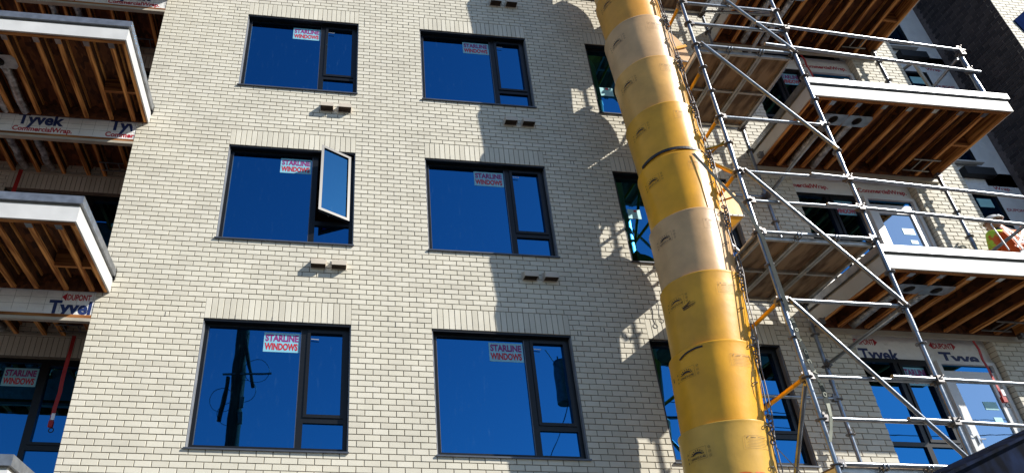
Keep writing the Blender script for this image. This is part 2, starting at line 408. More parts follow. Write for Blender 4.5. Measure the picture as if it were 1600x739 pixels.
returns(PX1-.001, -1, .09, .20, ZB, ZTOP, MAT['brick'], 'return_brickwork')
returns(XR-.001, -1, .09, .20, ZB, ZTOP, MAT['brick'], 'return_brickwork')
m = MB(); m.box(XL+.004, XL+.3, .30, 1.6, 0, 18); obj('side_wall', m, MAT['mortar'], B)
# dark weep joints
m = MB()
for sx0, sx1, sz0, sz1 in soldiers:
    for i in (5, 11, 16, 21):
        x = sx0+i*(sx1-sx0)/24; m.box(x-.004, x+.004, -.0005, .006, sz0+.004, sz0+.06)
    kk = 0
    for x in (sx0-.48, sx0-.19, sx1+.1, sx1+.48, sx1+.77):
        m.box(x-.0045, x+.0045, -.0005, .006, sz0-.006+HC*(kk % 2), sz0+HC*(kk % 2)+.065); kk += 1
obj('weep_joint', m, MAT['blackp'], B, kind='stuff')

# windows
def frame_mb(x0, x1, z0, z1, y0, y1, w):
    m = MB(); m.box(x0, x0+w, y0, y1, z0, z1); m.box(x1-w, x1, y0, y1, z0, z1)
    m.box(x0+w, x1-w, y0, y1, z0, z0+w); m.box(x0+w, x1-w, y0, y1, z1-w, z1); return m
def sticker(win, x0, z0, y, w=.46, h=.28, sgn=True):
    m = MB(); m.box(x0, x0+w, y-.003, y-.0005, z0, z0+h); s = obj('sticker', m, MAT['sticker'], win)
    t = MB(); text_mb(t, 'STARLINE', (x0+.02, y-.0045, z0+h*.56),   .13, .045, wid=w-.04); obj('sticker_lettering', t, MAT['magenta'], win)
    t = MB(); text_mb(t, 'WINDOWS', (x0+.02, y-.0045, z0+h*.12),   .13, .045, wid=w-.04); obj('sticker_lettering', t, MAT['redp'], win)
    return s
def window(x, zt, dark=False, open_casement=False, sign=True, yo=0.0, w=OW, mull=1.25, side_bits=False):
    y0, y1 = .085+yo, .15+yo
    z0 = zt-OH
    fr = frame_mb(x+.003, x+w-.003, z0+.012, zt-.003, y0, y1, .062)
    fr.box(x+mull, x+mull+.075, y0+.002, y1, z0+.074, zt-.065)
    fr.box(x+mull+.075, x+w-.065, y0+.002, y1, z0+.395, z0+.465)
    f = obj('window', fr, MAT['frame'], B)
    hd = MB(); hd.box(x+.002, x+w-.002, .012+yo, y0-.001, zt-.028, zt-.0025); obj('head_flashing', hd, MAT['frame'], f)
    for q_ in ((.0015, .012, .014), (.012, .02, .045), (w-.012, w-.0015, .014)): jb = MB(); jb.box(x+q_[0], x+q_[1], q_[2]+yo, y0-.001, z0+.012, zt-.03); obj('jamb_flashing', jb, MAT['jamb'], f)
    jb_ = 0 #, x+.012, .014+yo, y0-.001, z0+.012, zt-.03); jb.box(x+.012, x+.02, .045+yo, y0-.001, z0+.012, zt-.03)
    sl = MB(); sl.add([(x-.012, -.028+yo, z0-.012), (x+w+.012, -.028+yo, z0-.012), (x+w+.012, -.028+yo, z0+.008), (x-.012, -.028+yo, z0+.008),
                       (x+.003, y0-.001, z0-.002), (x+w-.003, y0-.001, z0-.002), (x+w-.003, y0-.001, z0+.022), (x+.003, y0-.001, z0+.022)],
                      [(0,1,2,3), (3,2,6,7), (0,4,5,1), (0,3,7,4), (1,5,6,2)])
    obj('sill', sl, MAT['sill'], f)
    yg = y0+.028
    gm = MB(); gm.box(x+.055, x+mull+.01, yg, yg+.006, z0+.06, zt-.055); obj('pane', gm, MAT['glass'], f)
    gm = MB(); gm.box(x+mull+.065, x+w-.055, yg, yg+.006, z0+.06, z0+.40); obj('pane', gm, MAT['glass'], f)
    for q_ in (.058, mull-.016): bd = MB(); bd.box(x+q_+.004, x+q_+.015, y0+.006, yg-.001, z0+.075, zt-.066); obj('glazing_bead', bd, MAT['sill'], f)
    cx0, cx1, cz0, cz1 = x+mull+.07, x+w-.06, z0+.46, zt-.06
    if not open_casement:
        cm = frame_mb(cx0+.002, cx1-.002, cz0+.002, cz1-.002, y0-.012, y0+.045, .042); o = obj('casement', cm, MAT['frame'], f)
        gm = MB(); gm.box(cx0+.04, cx1-.04, yg, yg+.006, cz0+.04, cz1-.04); obj('pane', gm, MAT['glass'], f)
        hm = MB(); hm.bar((cx0+.05, y0-.001, cz1-.13), (cx0+.15, y0-.001, cz1-.135), .006, .01); obj('casement_stay', hm, MAT['alu'], f)
    else:
        # sash hinged on its right-hand side, swung out about 30 degrees
        wd = cx1-cx0; ang = R(27)
        def T(px, py, pz):
            dx = px-cx1; return (cx1+dx*math.cos(ang)-(py)*math.sin(ang)*0, y0-.02+dx*math.sin(ang)+py, pz)
        def tb(mm, a0, a1, b0, b1, c0, c1):
            vs = [T(i, j, k) for k in (c0, c1) for i, j in ((a0, b0), (a1, b0), (a1, b1), (a0, b1))]
            mm.add(vs, [(0,3,2,1),(4,5,6,7),(0,1,5,4),(1,2,6,5),(2,3,7,6),(3,0,4,7)])
        cm = MB(); q = .042
        tb(cm, cx0, cx0+q, -.03, .03, cz0, cz1); tb(cm, cx1-q, cx1, -.03, .03, cz0, cz1)
        tb(cm, cx0+q, cx1-q, -.03, .03, cz0, cz0+q); tb(cm, cx0+q, cx1-q, -.03, .03, cz1-q, cz1)
        obj('casement', cm, MAT['sash'], f, label='open casement swung outwards')
        gm = MB(); tb(gm, cx0+q-.004, cx1-q+.004, -.006, .0, cz0+q-.004, cz1-q+.004); obj('pane', gm, MAT['glass_blue2'], f)
        hm = MB(); hm.bar(T(cx0+.05, .03, cz1-.16), (cx0+.2, y0+.01, cz1-.16), .012, .008); hm.bar(T(cx0+.05, .03, cz0+.13), (cx0+.2, y0+.01, cz0+.10), .012, .008)
        obj('casement_stay', hm, MAT['alu'], f)
    if sign: sticker(f, x+mull-.48, zt-.385, yg)
    return f
MAT['glass_blue2'] = glass_mat('open_casement_glass', (.12, .50, .95), (.18, .26, .32), .36)
WIN = {}
for ci, c in enumerate(COLX):
    for ri, z in enumerate((15.03, 12.03, 9.03, 6.03, 3.03)):
        WIN[ci, ri] = window(c, z, open_casement=(ci == 0 and ri == 2), sign=(not (ci == 2 and ri in (1, 2))) and ri < 4)
# papers taped inside the two upper third-column windows
for (a, b), wn_ in ((((6.052, 11.05), (6.25, 10.85)), WIN[2, 1]), (((6.056, 8.37), (6.23, 8.19)), WIN[2, 2])):
    m = MB(); m.box(a[0], b[0]+.03, .108, .1105, b[1], a[1]); obj('taped_paper', m, MAT['paper'], wn_)
    m = MB(); m.box(a[0]+.10, a[0]+.15, .105, .1075, a[1]-.05, a[1]-.01); obj('tape', m, MAT['redp'], wn_)

# storeys inside: floor slabs, back partition, bare joist ceilings
m = MB()
for z in (2.9, 5.9+.35, 9.25, 12.25, 15.25): m.box(XL+.3, PX1, .32, 4.5, z+.08, z+.30)
obj('floor_slab', m, MAT['osb'], B)
m = MB(); m.box(XL+.3, PX1, 4.5, 4.6, 0, 18); m.box(-6, XL, 4.5, 4.6, 0, 18); obj('inner_partition', m, MAT['room'], B)
m = MB()
for x in (2.3, 5.2, 8.3, 11.5): m.box(x, x+.1, .32, 4.5, 0, 17)
obj('inner_partition', m, MAT['room'], B)
m = MB()
for z in (6.33, 9.33, 12.33):
    x = 5.35
    while x < 8.2: m.box(x, x+.045, .33, 4.4, z-.25, z-.002); x += .4
obj('ceiling_joist', m, MAT['lumber'], B, kind='stuff')
m = MB(); m.tube([(6.15, .35, 11.72), (6.25, 1.2, 11.74), (6.3, 3.5, 11.75)], .09, 14); obj('indoor_duct', m, MAT['trim'], B)

# vent hoods
_vh = {}
def vent(x, zb):
    w = .196; d = .115; h = .125
    if not _vh:
        m = MB(); m.box(-.012, w+.012, -.008, .004, -.01, h+.012)
        m.add([(0,-d,.0),(w,-d,.0),(w,-d,.075),(0,-d,.075),(0,-.008,0),(w,-.008,0),(w,-.008,h),(0,-.008,h)], [(0,1,2,3),(3,2,6,7),(0,3,7,4),(1,5,6,2)])
        m.add([(.006,-d+.006,.0),(w-.006,-d+.006,.0),(w-.006,-d+.006,.045),(.006,-d+.006,.045),(.006,-.008,0),(w-.006,-.008,0),(w-.006,-.008,h-.006),(.006,-.008,h-.006)], [(3,2,1,0),(7,6,2,3),(4,7,3,0),(2,6,5,1)])
        _vh['a'] = m.mesh('vent_hood', MAT['vent'])
        m = MB()
        for i in range(12): m.box(.008+i*.0155, .016+i*.0155, -d+.008, -.01, .004, .02)
        m.box(.006, w-.006, -d+.006, -.008, .022, .026)
        _vh['b'] = m.mesh('vent_screen', MAT['louvre'])
    o = inst('vent_hood', _vh['a'], B, (x, 0, zb)); inst('vent_screen', _vh['b'], o, (x, 0, zb))
for z in (12.86, 9.865, 6.885, 3.885):
    for x in (1.315, 1.592): vent(x, z)
    for x in (4.24, 4.53): vent(x, z-.01)

# ---------------------------------------------------------------- balconies
def ijoist(L, H):
    m = MB(); m.box(-.006, .051, 0, L, 0, .036); m.box(.015, .030, 0, L, .0365, H-.0365); m.box(-.006, .051, 0, L, H-.036, H)
    me = m.mesh('joist', MAT['lumber']); me.materials.append(MAT['osbd'])
    for p in me.polygons:
        if 6 <= p.index < 12: p.material_index = 1
    return me
def pick(lst): return random.choice(lst)
def balcony(name, label, x0, x1, z, yw, depth, joists, left_open=False, plate=None, ladder=None, wall_ledger=True, block=None):
    """z = underside level; front at -depth; runs back to yw"""
    m = MB(); yf = -depth
    m.box(x0+.03, x1-.03, yf+.03, yw, z+.235, z+.262)                      # deck sheathing above the joists
    b = obj('balcony', m, MAT['osb'], B, label=label)
    f = MB(); f.box(x0, x1, yf, yf+.022, z+.004, z+.205); obj('fascia', f, MAT['white'], b)
    for sx in ((x0, 1), (x1, -1)):
        f = MB(); a = sx[0]; f.box(min(a, a+sx[1]*.022), max(a, a+sx[1]*.022), yf+.0225, -.004, z+.004, z+.205); obj('fascia', f, MAT['white'], b)
    rv = MB(); rv.box(x0+.012, x1-.012, yf+.012, yf+.0235, z+.2055, z+.2345); rv.box(x0+.012, x0+.0235, yf+.024, -.003, z+.2055, z+.2345); rv.box(x1-.0235, x1-.012, yf+.024, -.003, z+.2055, z+.2345); obj('drip_reveal', rv, MAT['trim'], b)
    cp = MB(); e = .028
    cp.box(x0-e, x1+e, yf-e, yf+.14, z+.236, z+.34); cp.box(x0-e, x0+.12, yf+.141, -.003, z+.236, z+.34); cp.box(x1-.12, x1+e, yf+.141, -.003, z+.236, z+.34)
    obj('cap_flashing', cp, MAT['cap'], b)
    cl = MB(); cl.box(x1+.0, x1+.028, -.03, -.0035, z+.20, z+.36); obj('end_bracket', cl, MAT['frame'], b)
    rm = MB(); rm.box(x0+.024, x1-.024, yf+.024, yf+.066, z-.006, z+.232); obj('rim_joist', rm, MAT['lumberx'], b)
    for a in (x0+.024, x1-.068):
        jm = MB(); jm.box(a, a+.044, yf+.0665, yw-.021, z-.004, z+.232); obj('joist', jm, MAT['lumber'], b)
    jme = ijoist(yw-.022-(yf+.068), .234)
    hm = MB(); hm.box(-.016, .059, -.002, .075, -.003, -.0005); hm.box(-.004, -.001, -.001, .05, 0, .14); hm.box(.044, .047, -.001, .05, 0, .14)
    hm.box(-.03, -.004, -.001, .003, .01, .16); hm.box(.047, .073, -.001, .003, .01, .16)
    hme = hm.mesh('joist_hanger', MAT['galv'])
    for x in joists:
        j = inst('joist', jme, b, (x-.02, yf+.068, z-.003)); inst('joist_hanger', hme, b, (x-.02, yf+.069, z-.004))
    rb = MB(); rb.box(x0+.03, x1-.03, yw-.0195, yw-.0012 if not wall_ledger else yw+.038, z+.0, z+.232); obj('rim_board', rb, MAT['osb'], b)
    if wall_ledger:
        lm_ = MB(); lm_.box(x0-.04, x1+.05, -.045, -.003, z-.085, z-.008); obj('ledger_trim', lm_, MAT['trim'], b)
    if plate:
        px0, px1, py0, py1, hx = plate
        pm = MB(); zp = z-.012
        # plate with round holes: build as ring fans
        for h in hx:
            c0 = (h, (py0+py1)/2); 
        xs = [px0]+[(hx[i]+hx[i+1])/2 for i in range(len(hx)-1)]+[px1]
        for i, h in enumerate(hx):
            a, bb = xs[i]+.004*(i > 0), xs[i+1]; r = .066; cy_ = (py0+py1)/2; N = 24
            inner = [(h+r*math.cos(2*math.pi*k/N), cy_+r*math.sin(2*math.pi*k/N), zp) for k in range(N)]
            outer = []
            for k in range(N):
                t = 2*math.pi*k/N; c_, s_ = math.cos(t), math.sin(t)
                sc = min([abs(v) for v in (((bb-h) if c_ > 0 else (h-a))/max(abs(c_), 1e-6), ((py1-cy_) if s_ > 0 else (cy_-py0))/max(abs(s_), 1e-6))])
                outer.append((h+sc*c_, cy_+sc*s_, zp))
            pm.add(inner+outer, [(k, (k+1) % N, N+(k+1) % N, N+k) for k in range(N)])
            pm.tube([(h, cy_, zp-.004), (h, cy_, zp+.10)], r+.001, 24, cap=False)
        obj('duct_plate', pm, MAT['galv'], b)
        for h in hx:
            dm = MB(); r = .062; pts = []; rr = []
            n = 46
            for k in range(n):
                t = k/(n-1); pts.append((h+.008*math.sin(t*7), py1+.02+(yw-.01-py1-.02)*t, z+.068+.012*math.sin(t*5))); rr.append(r*(1+.05*(k % 2)))
            dm.tube(pts, rr, 14); obj('flexible_duct', dm, MAT['foil'], b)
    if ladder:
        lx0, lx1, ly0, ly1 = ladder; lm2 = MB(); zz = z-.012
        lm2.bar((lx0-.04, ly0, zz), (lx1+.04, ly0, zz), .022, .02); lm2.bar((lx0-.04, ly1, zz), (lx1+.04, ly1, zz), .022, .02)
        for k in (.25, .75): xx = lx0+(lx1-lx0)*k; lm2.bar((xx, ly0, zz), (xx, ly1, zz), .02, .018)
        obj('steel_bracket', lm2, MAT['galvd'], b)
    if block:
        for (bx0, bx1, by) in block:
            km = MB(); km.box(bx0, bx1, by-.021, by+.021, z+.0, z+.23); obj('blocking', km, MAT['lumberx'], b)
    return b
LJ = [-4.35, -3.95, -3.56, -3.16, -2.775, -2.378, -2.10, -1.743, -1.425]
RJ = [8.70, 9.104, 9.508, 9.905, 10.31, 10.709, 11.095]
for z, nm in ((12.33, 'topmost'), (9.33, 'upper'), (6.33, 'middle'), (3.33, 'lowest')):
    balcony('balcony', nm+' left balcony with white fascia and open joists', -5.0, -1.21, z, -.002, 1.43, LJ, wall_ledger=False,
            plate=(-3.40, -2.752, -1.05, -.83, [-3.25, -2.98]), block=[(-1.722, -1.448, -.55), (-1.40, -1.28, -.55)])
for z, nm in ((15.33, 'topmost'), (12.33, 'upper'), (9.33, 'middle'), (6.33, 'lower')):
    balcony('balcony', nm+' right balcony with white fascia and open joists', 8.32, 11.475, z, -.046, 1.46, RJ,
            plate=(8.68, 9.50, -1.17, -.965, [8.912, 9.29]), ladder=(10.79, 11.17, -.43, -.19), block=[(11.12, 11.40, -.75)])

# ---------------------------------------------------------------- left recess behind the plane of the main wall
YB = 1.28
LX0 = -6.0
lw = MB(); rec_open = []
for z in ZT+[15.03, 3.03]: rec_open.append((-3.66, XL-.02, z-OH, z)); 
wall_plane(lw, LX0, XL, 0, 18, YB+.007, YB+.3, rec_open); obj('recess_wall', lw, MAT['mortar'], B)
bl = []
def lay2(x0, x1, z0, z1, y, hl):
    global bricks
    keep = bricks; bricks = []; lay(x0, x1, z0, z1, y, hl); r = bricks; bricks = keep; return r
sol = [(h[0], h[1], h[3], h[3]+4*HC) for h in rec_open]
bl = lay2(LX0, XL, ZB, ZTOP, YB, rec_open+sol)
for a, b_, c, d in sol:
    n = 30; p = (b_-a)/n
    for i in range(n): bl.append((a+i*p+.004, a+(i+1)*p-.004, YB, c+JT/2, d-JT/2, 0))
obj('recess_brickwork', brickwork(bl), MAT['brick'], B, kind='stuff')
for z in (15.03, 12.03, 9.03, 6.03, 3.03):
    f = None
    fr = frame_mb(-3.655, XL-.025, z-OH+.012, z-.003, YB+.085, YB+.15, .062)
    fr.box(-2.41, -2.335, YB+.087, YB+.15, z-OH+.074, z-.065); fr.box(-2.335, XL-.09, YB+.087, YB+.15, z-OH+.395, z-OH+.465)
    f = obj('window', fr, MAT['frame'], B)
    gm = MB(); gm.box(-3.60, -2.40, YB+.113, YB+.119, z-OH+.06, z-.055); obj('pane', gm, MAT['glass'], f)
    gm = MB(); gm.box(-2.34, XL-.08, YB+.113, YB+.119, z-OH+.06, z-.055); obj('pane', gm, MAT['glass'], f)
    cm = frame_mb(-2.333, XL-.092, z-OH+.467, z-.067, YB+.073, YB+.13, .04); obj('casement', cm, MAT['frame'], f)
    sm = MB(); sm.box(-3.67, XL-.01, YB-.025, YB+.085, z-OH-.012, z-OH+.01); obj('sill', sm, MAT['sill'], f)
    sticker(f, -2.89, z-.42, YB+.113)
# headers across the mouth of the recess, wrapped in house wrap, loggia ceilings with bare joists
for zi, z in enumerate((12.33, 9.33, 6.33)):
    hm = MB(); hm.box(LX0 if z < 12 else -3.76, XL-.002, .012, .05, z-.335, z+.20); h = obj('header', hm, MAT['wrap'], B, label='beam faced with printed white house wrap')
    wm = MB(); wm.box(LX0 if z < 12 else -3.76, XL-.002, .004, .052, z-.385, z-.3355); obj('lumber_strip', wm, MAT['lumberx'], h)
    wm = MB(); wm.box(LX0 if z < 12 else -3.76, XL-.002, -.004, .056, z-.43, z-.3855); obj('plywood_edge', wm, MAT['trim'], h)
    t = MB(); t2 = MB(); t3 = MB()
    if zi == 2:
        x = -1.83
        for k in range(3):
            text_mb(t, 'Tyvek', (x-k*1.22-.08, .010, z-.32), .26, .04, wid=.62); text_mb(t3, '\u25c4DUPONT\u25ba', (x-k*1.22+.05, .010, z-.125), .12, .03, wid=.42)
    else:
        for k in range(4):
            x = -3.08+(-k+1)*1.305 if zi == 1 else -2.30-(k-1)*1.305
            text_mb(t, 'Tyvek', (x+.02, .010, z-.165), .29, .04, wid=.66); text_mb(t2, 'CommercialWrap.', (x-.02, .010, z-.30), .125, .032, wid=.84)
    # lettering past the brick corner is cut off with the sheet
    def clip(mb, xm):
        keep = [i for i, f_ in enumerate(mb.f) if max(mb.v[j][0] for j in f_) < xm]
        mb.f = [mb.f[i] for i in keep]; mb.t = [0]*len(mb.f); mb.sm = [False]*len(mb.f)
    for q, mt in ((t, 'navy'), (t2, 'redp'), (t3, 'redp')):
        if q.v: clip(q, XL-.004); obj('lettering', q, MAT[mt], h)
    gm = MB()
    for k in range(22):
        x = -5.2+k*.19
        if x < XL-.03: gm.box(x, x+.0022, .0105, .0118, z-.298, z+.0)
    for zz in (z-.10, z-.20): gm.box(-5.6, XL-.004, .0105, .0118, zz, zz+.002)
    obj('sheet_grid_print', gm, MAT['faintg'] if 'faintg' in MAT else MAT['sill'], h)
    cd = MB(); cd.box(LX0, XL, .06, YB+.3, z+.235, z+.26); c = obj('loggia_ceiling', cd, MAT['osb'], B)
    jme = ijoist(YB-.06, .20)
    for x in (-4.8, -4.4, -4.0, -3.61, -3.22, -2.82, -2.43, -2.17, -1.77, -1.46): inst('joist', jme, c, (x-.02, .06, z+.03))
    for x in (-3.43, -3.02):
        dm = MB(); pts = [(x+.01*math.sin(k*.5), .07+k*.028, z+.09+.01*math.sin(k*.35)) for k in range(42)]; dm.tube(pts, [.06*(1+.10*(k % 2)+.04*math.sin(k*1.7)) for k in range(42)], 12); obj('foil_duct', dm, MAT['foil'], c)
    lb = MB(); zz = z+.02
    for yy in (.92, 1.10): lb.bar((-2.17, yy, zz), (-1.80, yy, zz), .014, .016)
    for xx in (-2.08, -1.88): lb.bar((xx, .92, zz), (xx, 1.10, zz), .014, .014)
    obj('steel_bracket', lb, MAT['galv'], c)
    tm = MB(); tm.box(LX0, XL, YB-.02, YB-.002, z+.02, z+.06); obj('ceiling_trim', tm, MAT['trim'], c)

# ---------------------------------------------------------------- right openings: wrapped bays with window and door
for z in (15.03, 12.03, 9.03, 6.03):
    zt = z-.08; bay = MB()
    bay.box(BX+.002, PX0-.002, .12, .16, z-.08, z+.30)
    bay.box(PX0-.03, PX0-.002, .12, .16, z-2.45, z-.08)
    bay.box(10.03, 10.125, .12, .16, z-2.45, z-.0805)
    bay.box(BX+.002, 10.03, .12, .16, z-2.45, z-OH-.0)
    w = obj('wrapped_bay', bay, MAT['wrap'], B, label='house wrap sheathing around the balcony window and door')
    t = MB(); t3 = MB(); t2 = MB()
    if z < 7:
        text_mb(t, 'Tyvek', (9.03, .118, z-.09), .24, .035, wid=.60); text_mb(t, 'Tyve', (10.26, .118, z-.09), .24, .035, wid=.60)
        text_mb(t3, '\u25c4DUPONT\u25ba', (8.95, .118, z+.145), .12, .03, wid=.42); text_mb(t3, '\u25c4DUPONT\u25ba', (10.16, .118, z+.135), .12, .03, wid=.42)
        text_mb(t3, 'DUPONT', (10.10, .118, z-1.0), .075, .02, xd=(0,0,1), zd=(-1,0,0), wid=.38)
    else:
        text_mb(t2, 'CommercialWrap.', (8.86-.12, .118, z+.05), .12, .03, wid=.86); text_mb(t2, 'CommercialWrap.', (10.12, .118, z+.035), .12, .03, wid=.86)
        q = MB()
    def clipl(mb, x0_, x1_):
        keep = [i for i, f_ in enumerate(mb.f) if min(mb.v[j][0] for j in f_) > x0_ and max(mb.v[j][0] for j in f_) < x1_]
        mb.f = [mb.f[i] for i in keep]; mb.t = [0]*len(mb.f); mb.sm = [False]*len(mb.f)
    for q, mt in ((t, 'navy'), (t2, 'redp'), (t3, 'redp')):
        if q.v: clipl(q, BX+.005, PX0-.005); obj('lettering', q, MAT[mt], w)
    # window
    zb = z-.08-1.64
    fr = frame_mb(BX+.006, 10.028, zb, zt-.002, .095, .165, .06); fr.box(9.46, 9.53, .097, .165, zb+.06, zt-.062); fr.box(9.53, 9.968, .097, .165, zb+.34, zb+.40); fr.box(BX+.066, 9.46, .097, .165, zb+.34, zb+.40)
    f = obj('window', fr, MAT['frame'], B)
    gm = MB(); gm.box(BX+.06, 9.97, .128, .134, zb+.055, zt-.057); obj('pane', gm, MAT['glass'], f)
    cm = frame_mb(9.532, 9.966, zb+.402, zt-.064, .083, .127, .04); obj('casement', cm, MAT['frame'], f)
    sticker(f, 9.55, zt-.39, .128, w=.42)
    # door
    dz0 = z-2.36
    fr = frame_mb(10.13, 11.022, dz0, zt-.002, .075, .165, .05); d = obj('balcony_door', fr, MAT['door'], B)
    lf = MB(); lz1 = zt-.15
    lf.box(10.185, 10.30, .10, .15, dz0+.055, lz1); lf.box(10.86, 10.968, .10, .15, dz0+.055, lz1); lf.box(10.30, 10.86, .10, .15, dz0+.055, dz0+.20); lf.box(10.30, 10.86, .10, .15, lz1-.17, lz1)
    obj('door_leaf', lf, MAT['door'], d)
    tg = MB(); tg.box(10.185, 10.968, .115, .12, lz1+.004, zt-.054); obj('transom_slot', tg, MAT['glass'], d)
    gm = MB(); gm.box(10.295, 10.865, .122, .128, dz0+.19, lz1-.165); obj('pane', gm, MAT['glass_clear'], d)
    pm = MB(); pm.box(10.60, 10.80, .117, .1205, z-.80, z-.68); obj('door_notice', pm, MAT['paper'], d)
    pm = MB(); pm.box(10.66, 10.78, .117, .1205, z-.98, z-.91); obj('door_notice', pm, MAT['paper'], d)
    hn = MB(); hn.bar((10.24, .085, z-1.32), (10.24, .085, z-1.20), .02, .02); hn.bar((10.24, .085, z-1.25), (10.34, .075, z-1.25), .018, .018); obj('door_handle', hn, MAT['galv'], d)
    # narrow window beyond the pier
    nw = MB(); nw.box(PX1+.002, 13.348, .24, .28, z-2.5, z-OH-.30); nw.box(12.78, 13.348, .24, .28, z-OH-.30, z+.80); nw.box(PX1+.002, 12.78, .24, .28, z+.31, z+.80) if z > 12.5 else nw.box(PX1+.002, 12.78, .24, .28, z+.31, z+.5)
    nwo = obj('wrapped_strip', nw, MAT['wrap'], B, label='wrinkled house wrap strip beside the narrow window')
    t = MB(); t2 = MB()
    yw_ = .24
    text_mb(t2, 'Wrap.', (12.86, yw_-.002, z+.42), .10, .02, wid=.33); text_mb(t2, 'Wrap.', (12.84, yw_-.002, z-.55), .10, .02, wid=.33); text_mb(t2, 'DUPONT', (12.88, yw_-.002, z-.05), .085, .02, wid=.38)
    if 8 < z < 10: text_mb(t, 'Tyvek', (12.84, yw_-.002, z-OH-.16+.55), .24, .028, wid=.46)
    obj('lettering', t2, MAT['redp'], nwo); t.v and obj('lettering', t, MAT['navy'], nwo)
    za, zb2 = z-OH-.20, z+.30
    fr = frame_mb(PX1+.01, 12.775, za-.1, zb2, .20, .275, .055); fr.box(PX1+.07, 12.72, .202, .275, z-.48, z-.42); f = obj('narrow_window', fr, MAT['frame'], B)
    gm = MB(); gm.box(PX1+.06, 12.725, .235, .241, za-.05, zb2-.05); obj('pane', gm, MAT['glass'], f)
    if z > 12.0:
        for a_, b_ in (((12.24, -.06, z+.22), (12.24, -.12, z-.9)), ((12.24, -.06, z+.20), (12.20, .20, z+.24)), ((12.24, -.12, z-.9), (12.66, .19, z-.95))):
            cm = MB(); cm.bar(a_, b_, .045, .038); obj('open_casement_rail', cm, MAT['trim'], f)
    pp = MB(); pp.box(12.40, 12.66, .229, .2345, z+.62-1.0+.38+.0, z+.78-.60); obj('taped_paper', pp, MAT['paper'], f)
    sl = MB(); sl.box(PX1+.01, 12.82, .13, .20, za-.13, za-.101); obj('sill', sl, MAT['white'], f)
    vb = MB(); vb.box(12.36, 12.92, .12, .239, za-.42, za-.25); obj('black_vent_box', vb, MAT['blackp'], f)

# ---------------------------------------------------------------- dark brick wing beyond
DW = thing('dark_brick_wing', 'charcoal brick side wall of the projecting wing at far right with sunlit cream front', 'building', (13.35, 0, 0))
DX, DY = 13.35, -.915
m = MB(); m.box(DX+.007, 24, DY+.007, 3, 0, 20); obj('wall', m, MAT['dmortar'], DW)
dl = []
k0 = math.ceil((5.0-ZT[0])/HC); k1 = math.floor((17.5-ZT[0])/HC)
for k in range(k0, k1):
    za = ZT[0]+k*HC+JT/2; y = DY-(LP/2 if k % 2 else 0)
    while y < .16:
        a = max(y, DY+.003); b_ = min(y+LP-JT, .16)
        if b_-a > .02: dl.append((a, b_, za, za+HC-JT))
        y += LP
def dmesh(w, h, cache={}):
    key = (round(w, 3), round(h, 3))
    if key not in cache:
        q = MB(); bv = .003; d = .06
        vs = [(0,bv,bv),(0,w-bv,bv),(0,w-bv,h-bv),(0,bv,h-bv),(bv,0,0),(bv,w,0),(bv,w,h),(bv,0,h),(d,0,0),(d,w,0),(d,w,h),(d,0,h)]
        q.add(vs, [(3,2,1,0),(1,5,4,0),(2,6,5,1),(3,7,6,2),(0,4,7,3),(5,9,8,4),(6,10,9,5),(7,11,10,6),(4,8,11,7)]); cache[key] = (q, q.mesh('brick', MAT['dbrick']))
    return cache[key]
def dkey(b):
    p = (DX, (b[0]+b[1])/2, b[2]); u, v = P(p)
    return (Vector(p)-CAM).length/((b[1]-b[0])**.5) if 0 < u < 1600 and 0 < v < 739 else 1e9
dl.sort(key=dkey); stuff = MB()
for i, b in enumerate(dl):
    q, me = dmesh(b[1]-b[0], b[3]-b[2])
    if i < 300: inst('brick', me, DW, (DX+random.uniform(-.002, .0015), b[0], b[2]))
    else: dx = random.uniform(-.002, .0015); stuff.add([(v[0]+DX+dx, v[1]+b[0], v[2]+b[2]) for v in q.v], q.f, random.random()+.001)
obj('brickwork', stuff, MAT['dbrick'], DW, kind='stuff')
fb = lay2(DX+.004, 19, 9.0, 20.5, DY, [])
obj('front_brickwork', brickwork(fb), MAT['brick'], DW, kind='stuff')
m = MB(); m.box(DX+.01, 24, DY+.002, DY+.0065, 0, 20); obj('front_mortar', m, MAT['mortar'], DW)
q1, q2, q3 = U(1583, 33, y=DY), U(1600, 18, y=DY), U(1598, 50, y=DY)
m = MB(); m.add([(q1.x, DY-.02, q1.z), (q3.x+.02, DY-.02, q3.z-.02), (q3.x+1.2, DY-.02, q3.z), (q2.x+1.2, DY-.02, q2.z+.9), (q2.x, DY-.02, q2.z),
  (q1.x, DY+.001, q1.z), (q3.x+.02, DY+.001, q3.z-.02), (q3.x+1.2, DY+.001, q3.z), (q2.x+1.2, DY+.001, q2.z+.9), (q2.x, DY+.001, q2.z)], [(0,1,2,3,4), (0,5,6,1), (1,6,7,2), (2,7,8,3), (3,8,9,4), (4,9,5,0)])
obj('navy_patch', m, MAT['navypatch'], DW)  # dark navy patch added flat over the front bricks, not a known part

# ---------------------------------------------------------------- debris chute
SEAM = [14.52, 13.59, 12.66, 11.73, 10.80, 9.88, 8.94, 8.03, 7.09, 6.17, 5.24, 4.30, 3.37, 2.45, 1.53]
KIND = ['yel', 'ochre', 'tan', 'yel', 'ochre', 'pale', 'tan', 'yel', 'bright', 'pale', 'yel', 'bright', 'dull', 'yel', 'ochre']
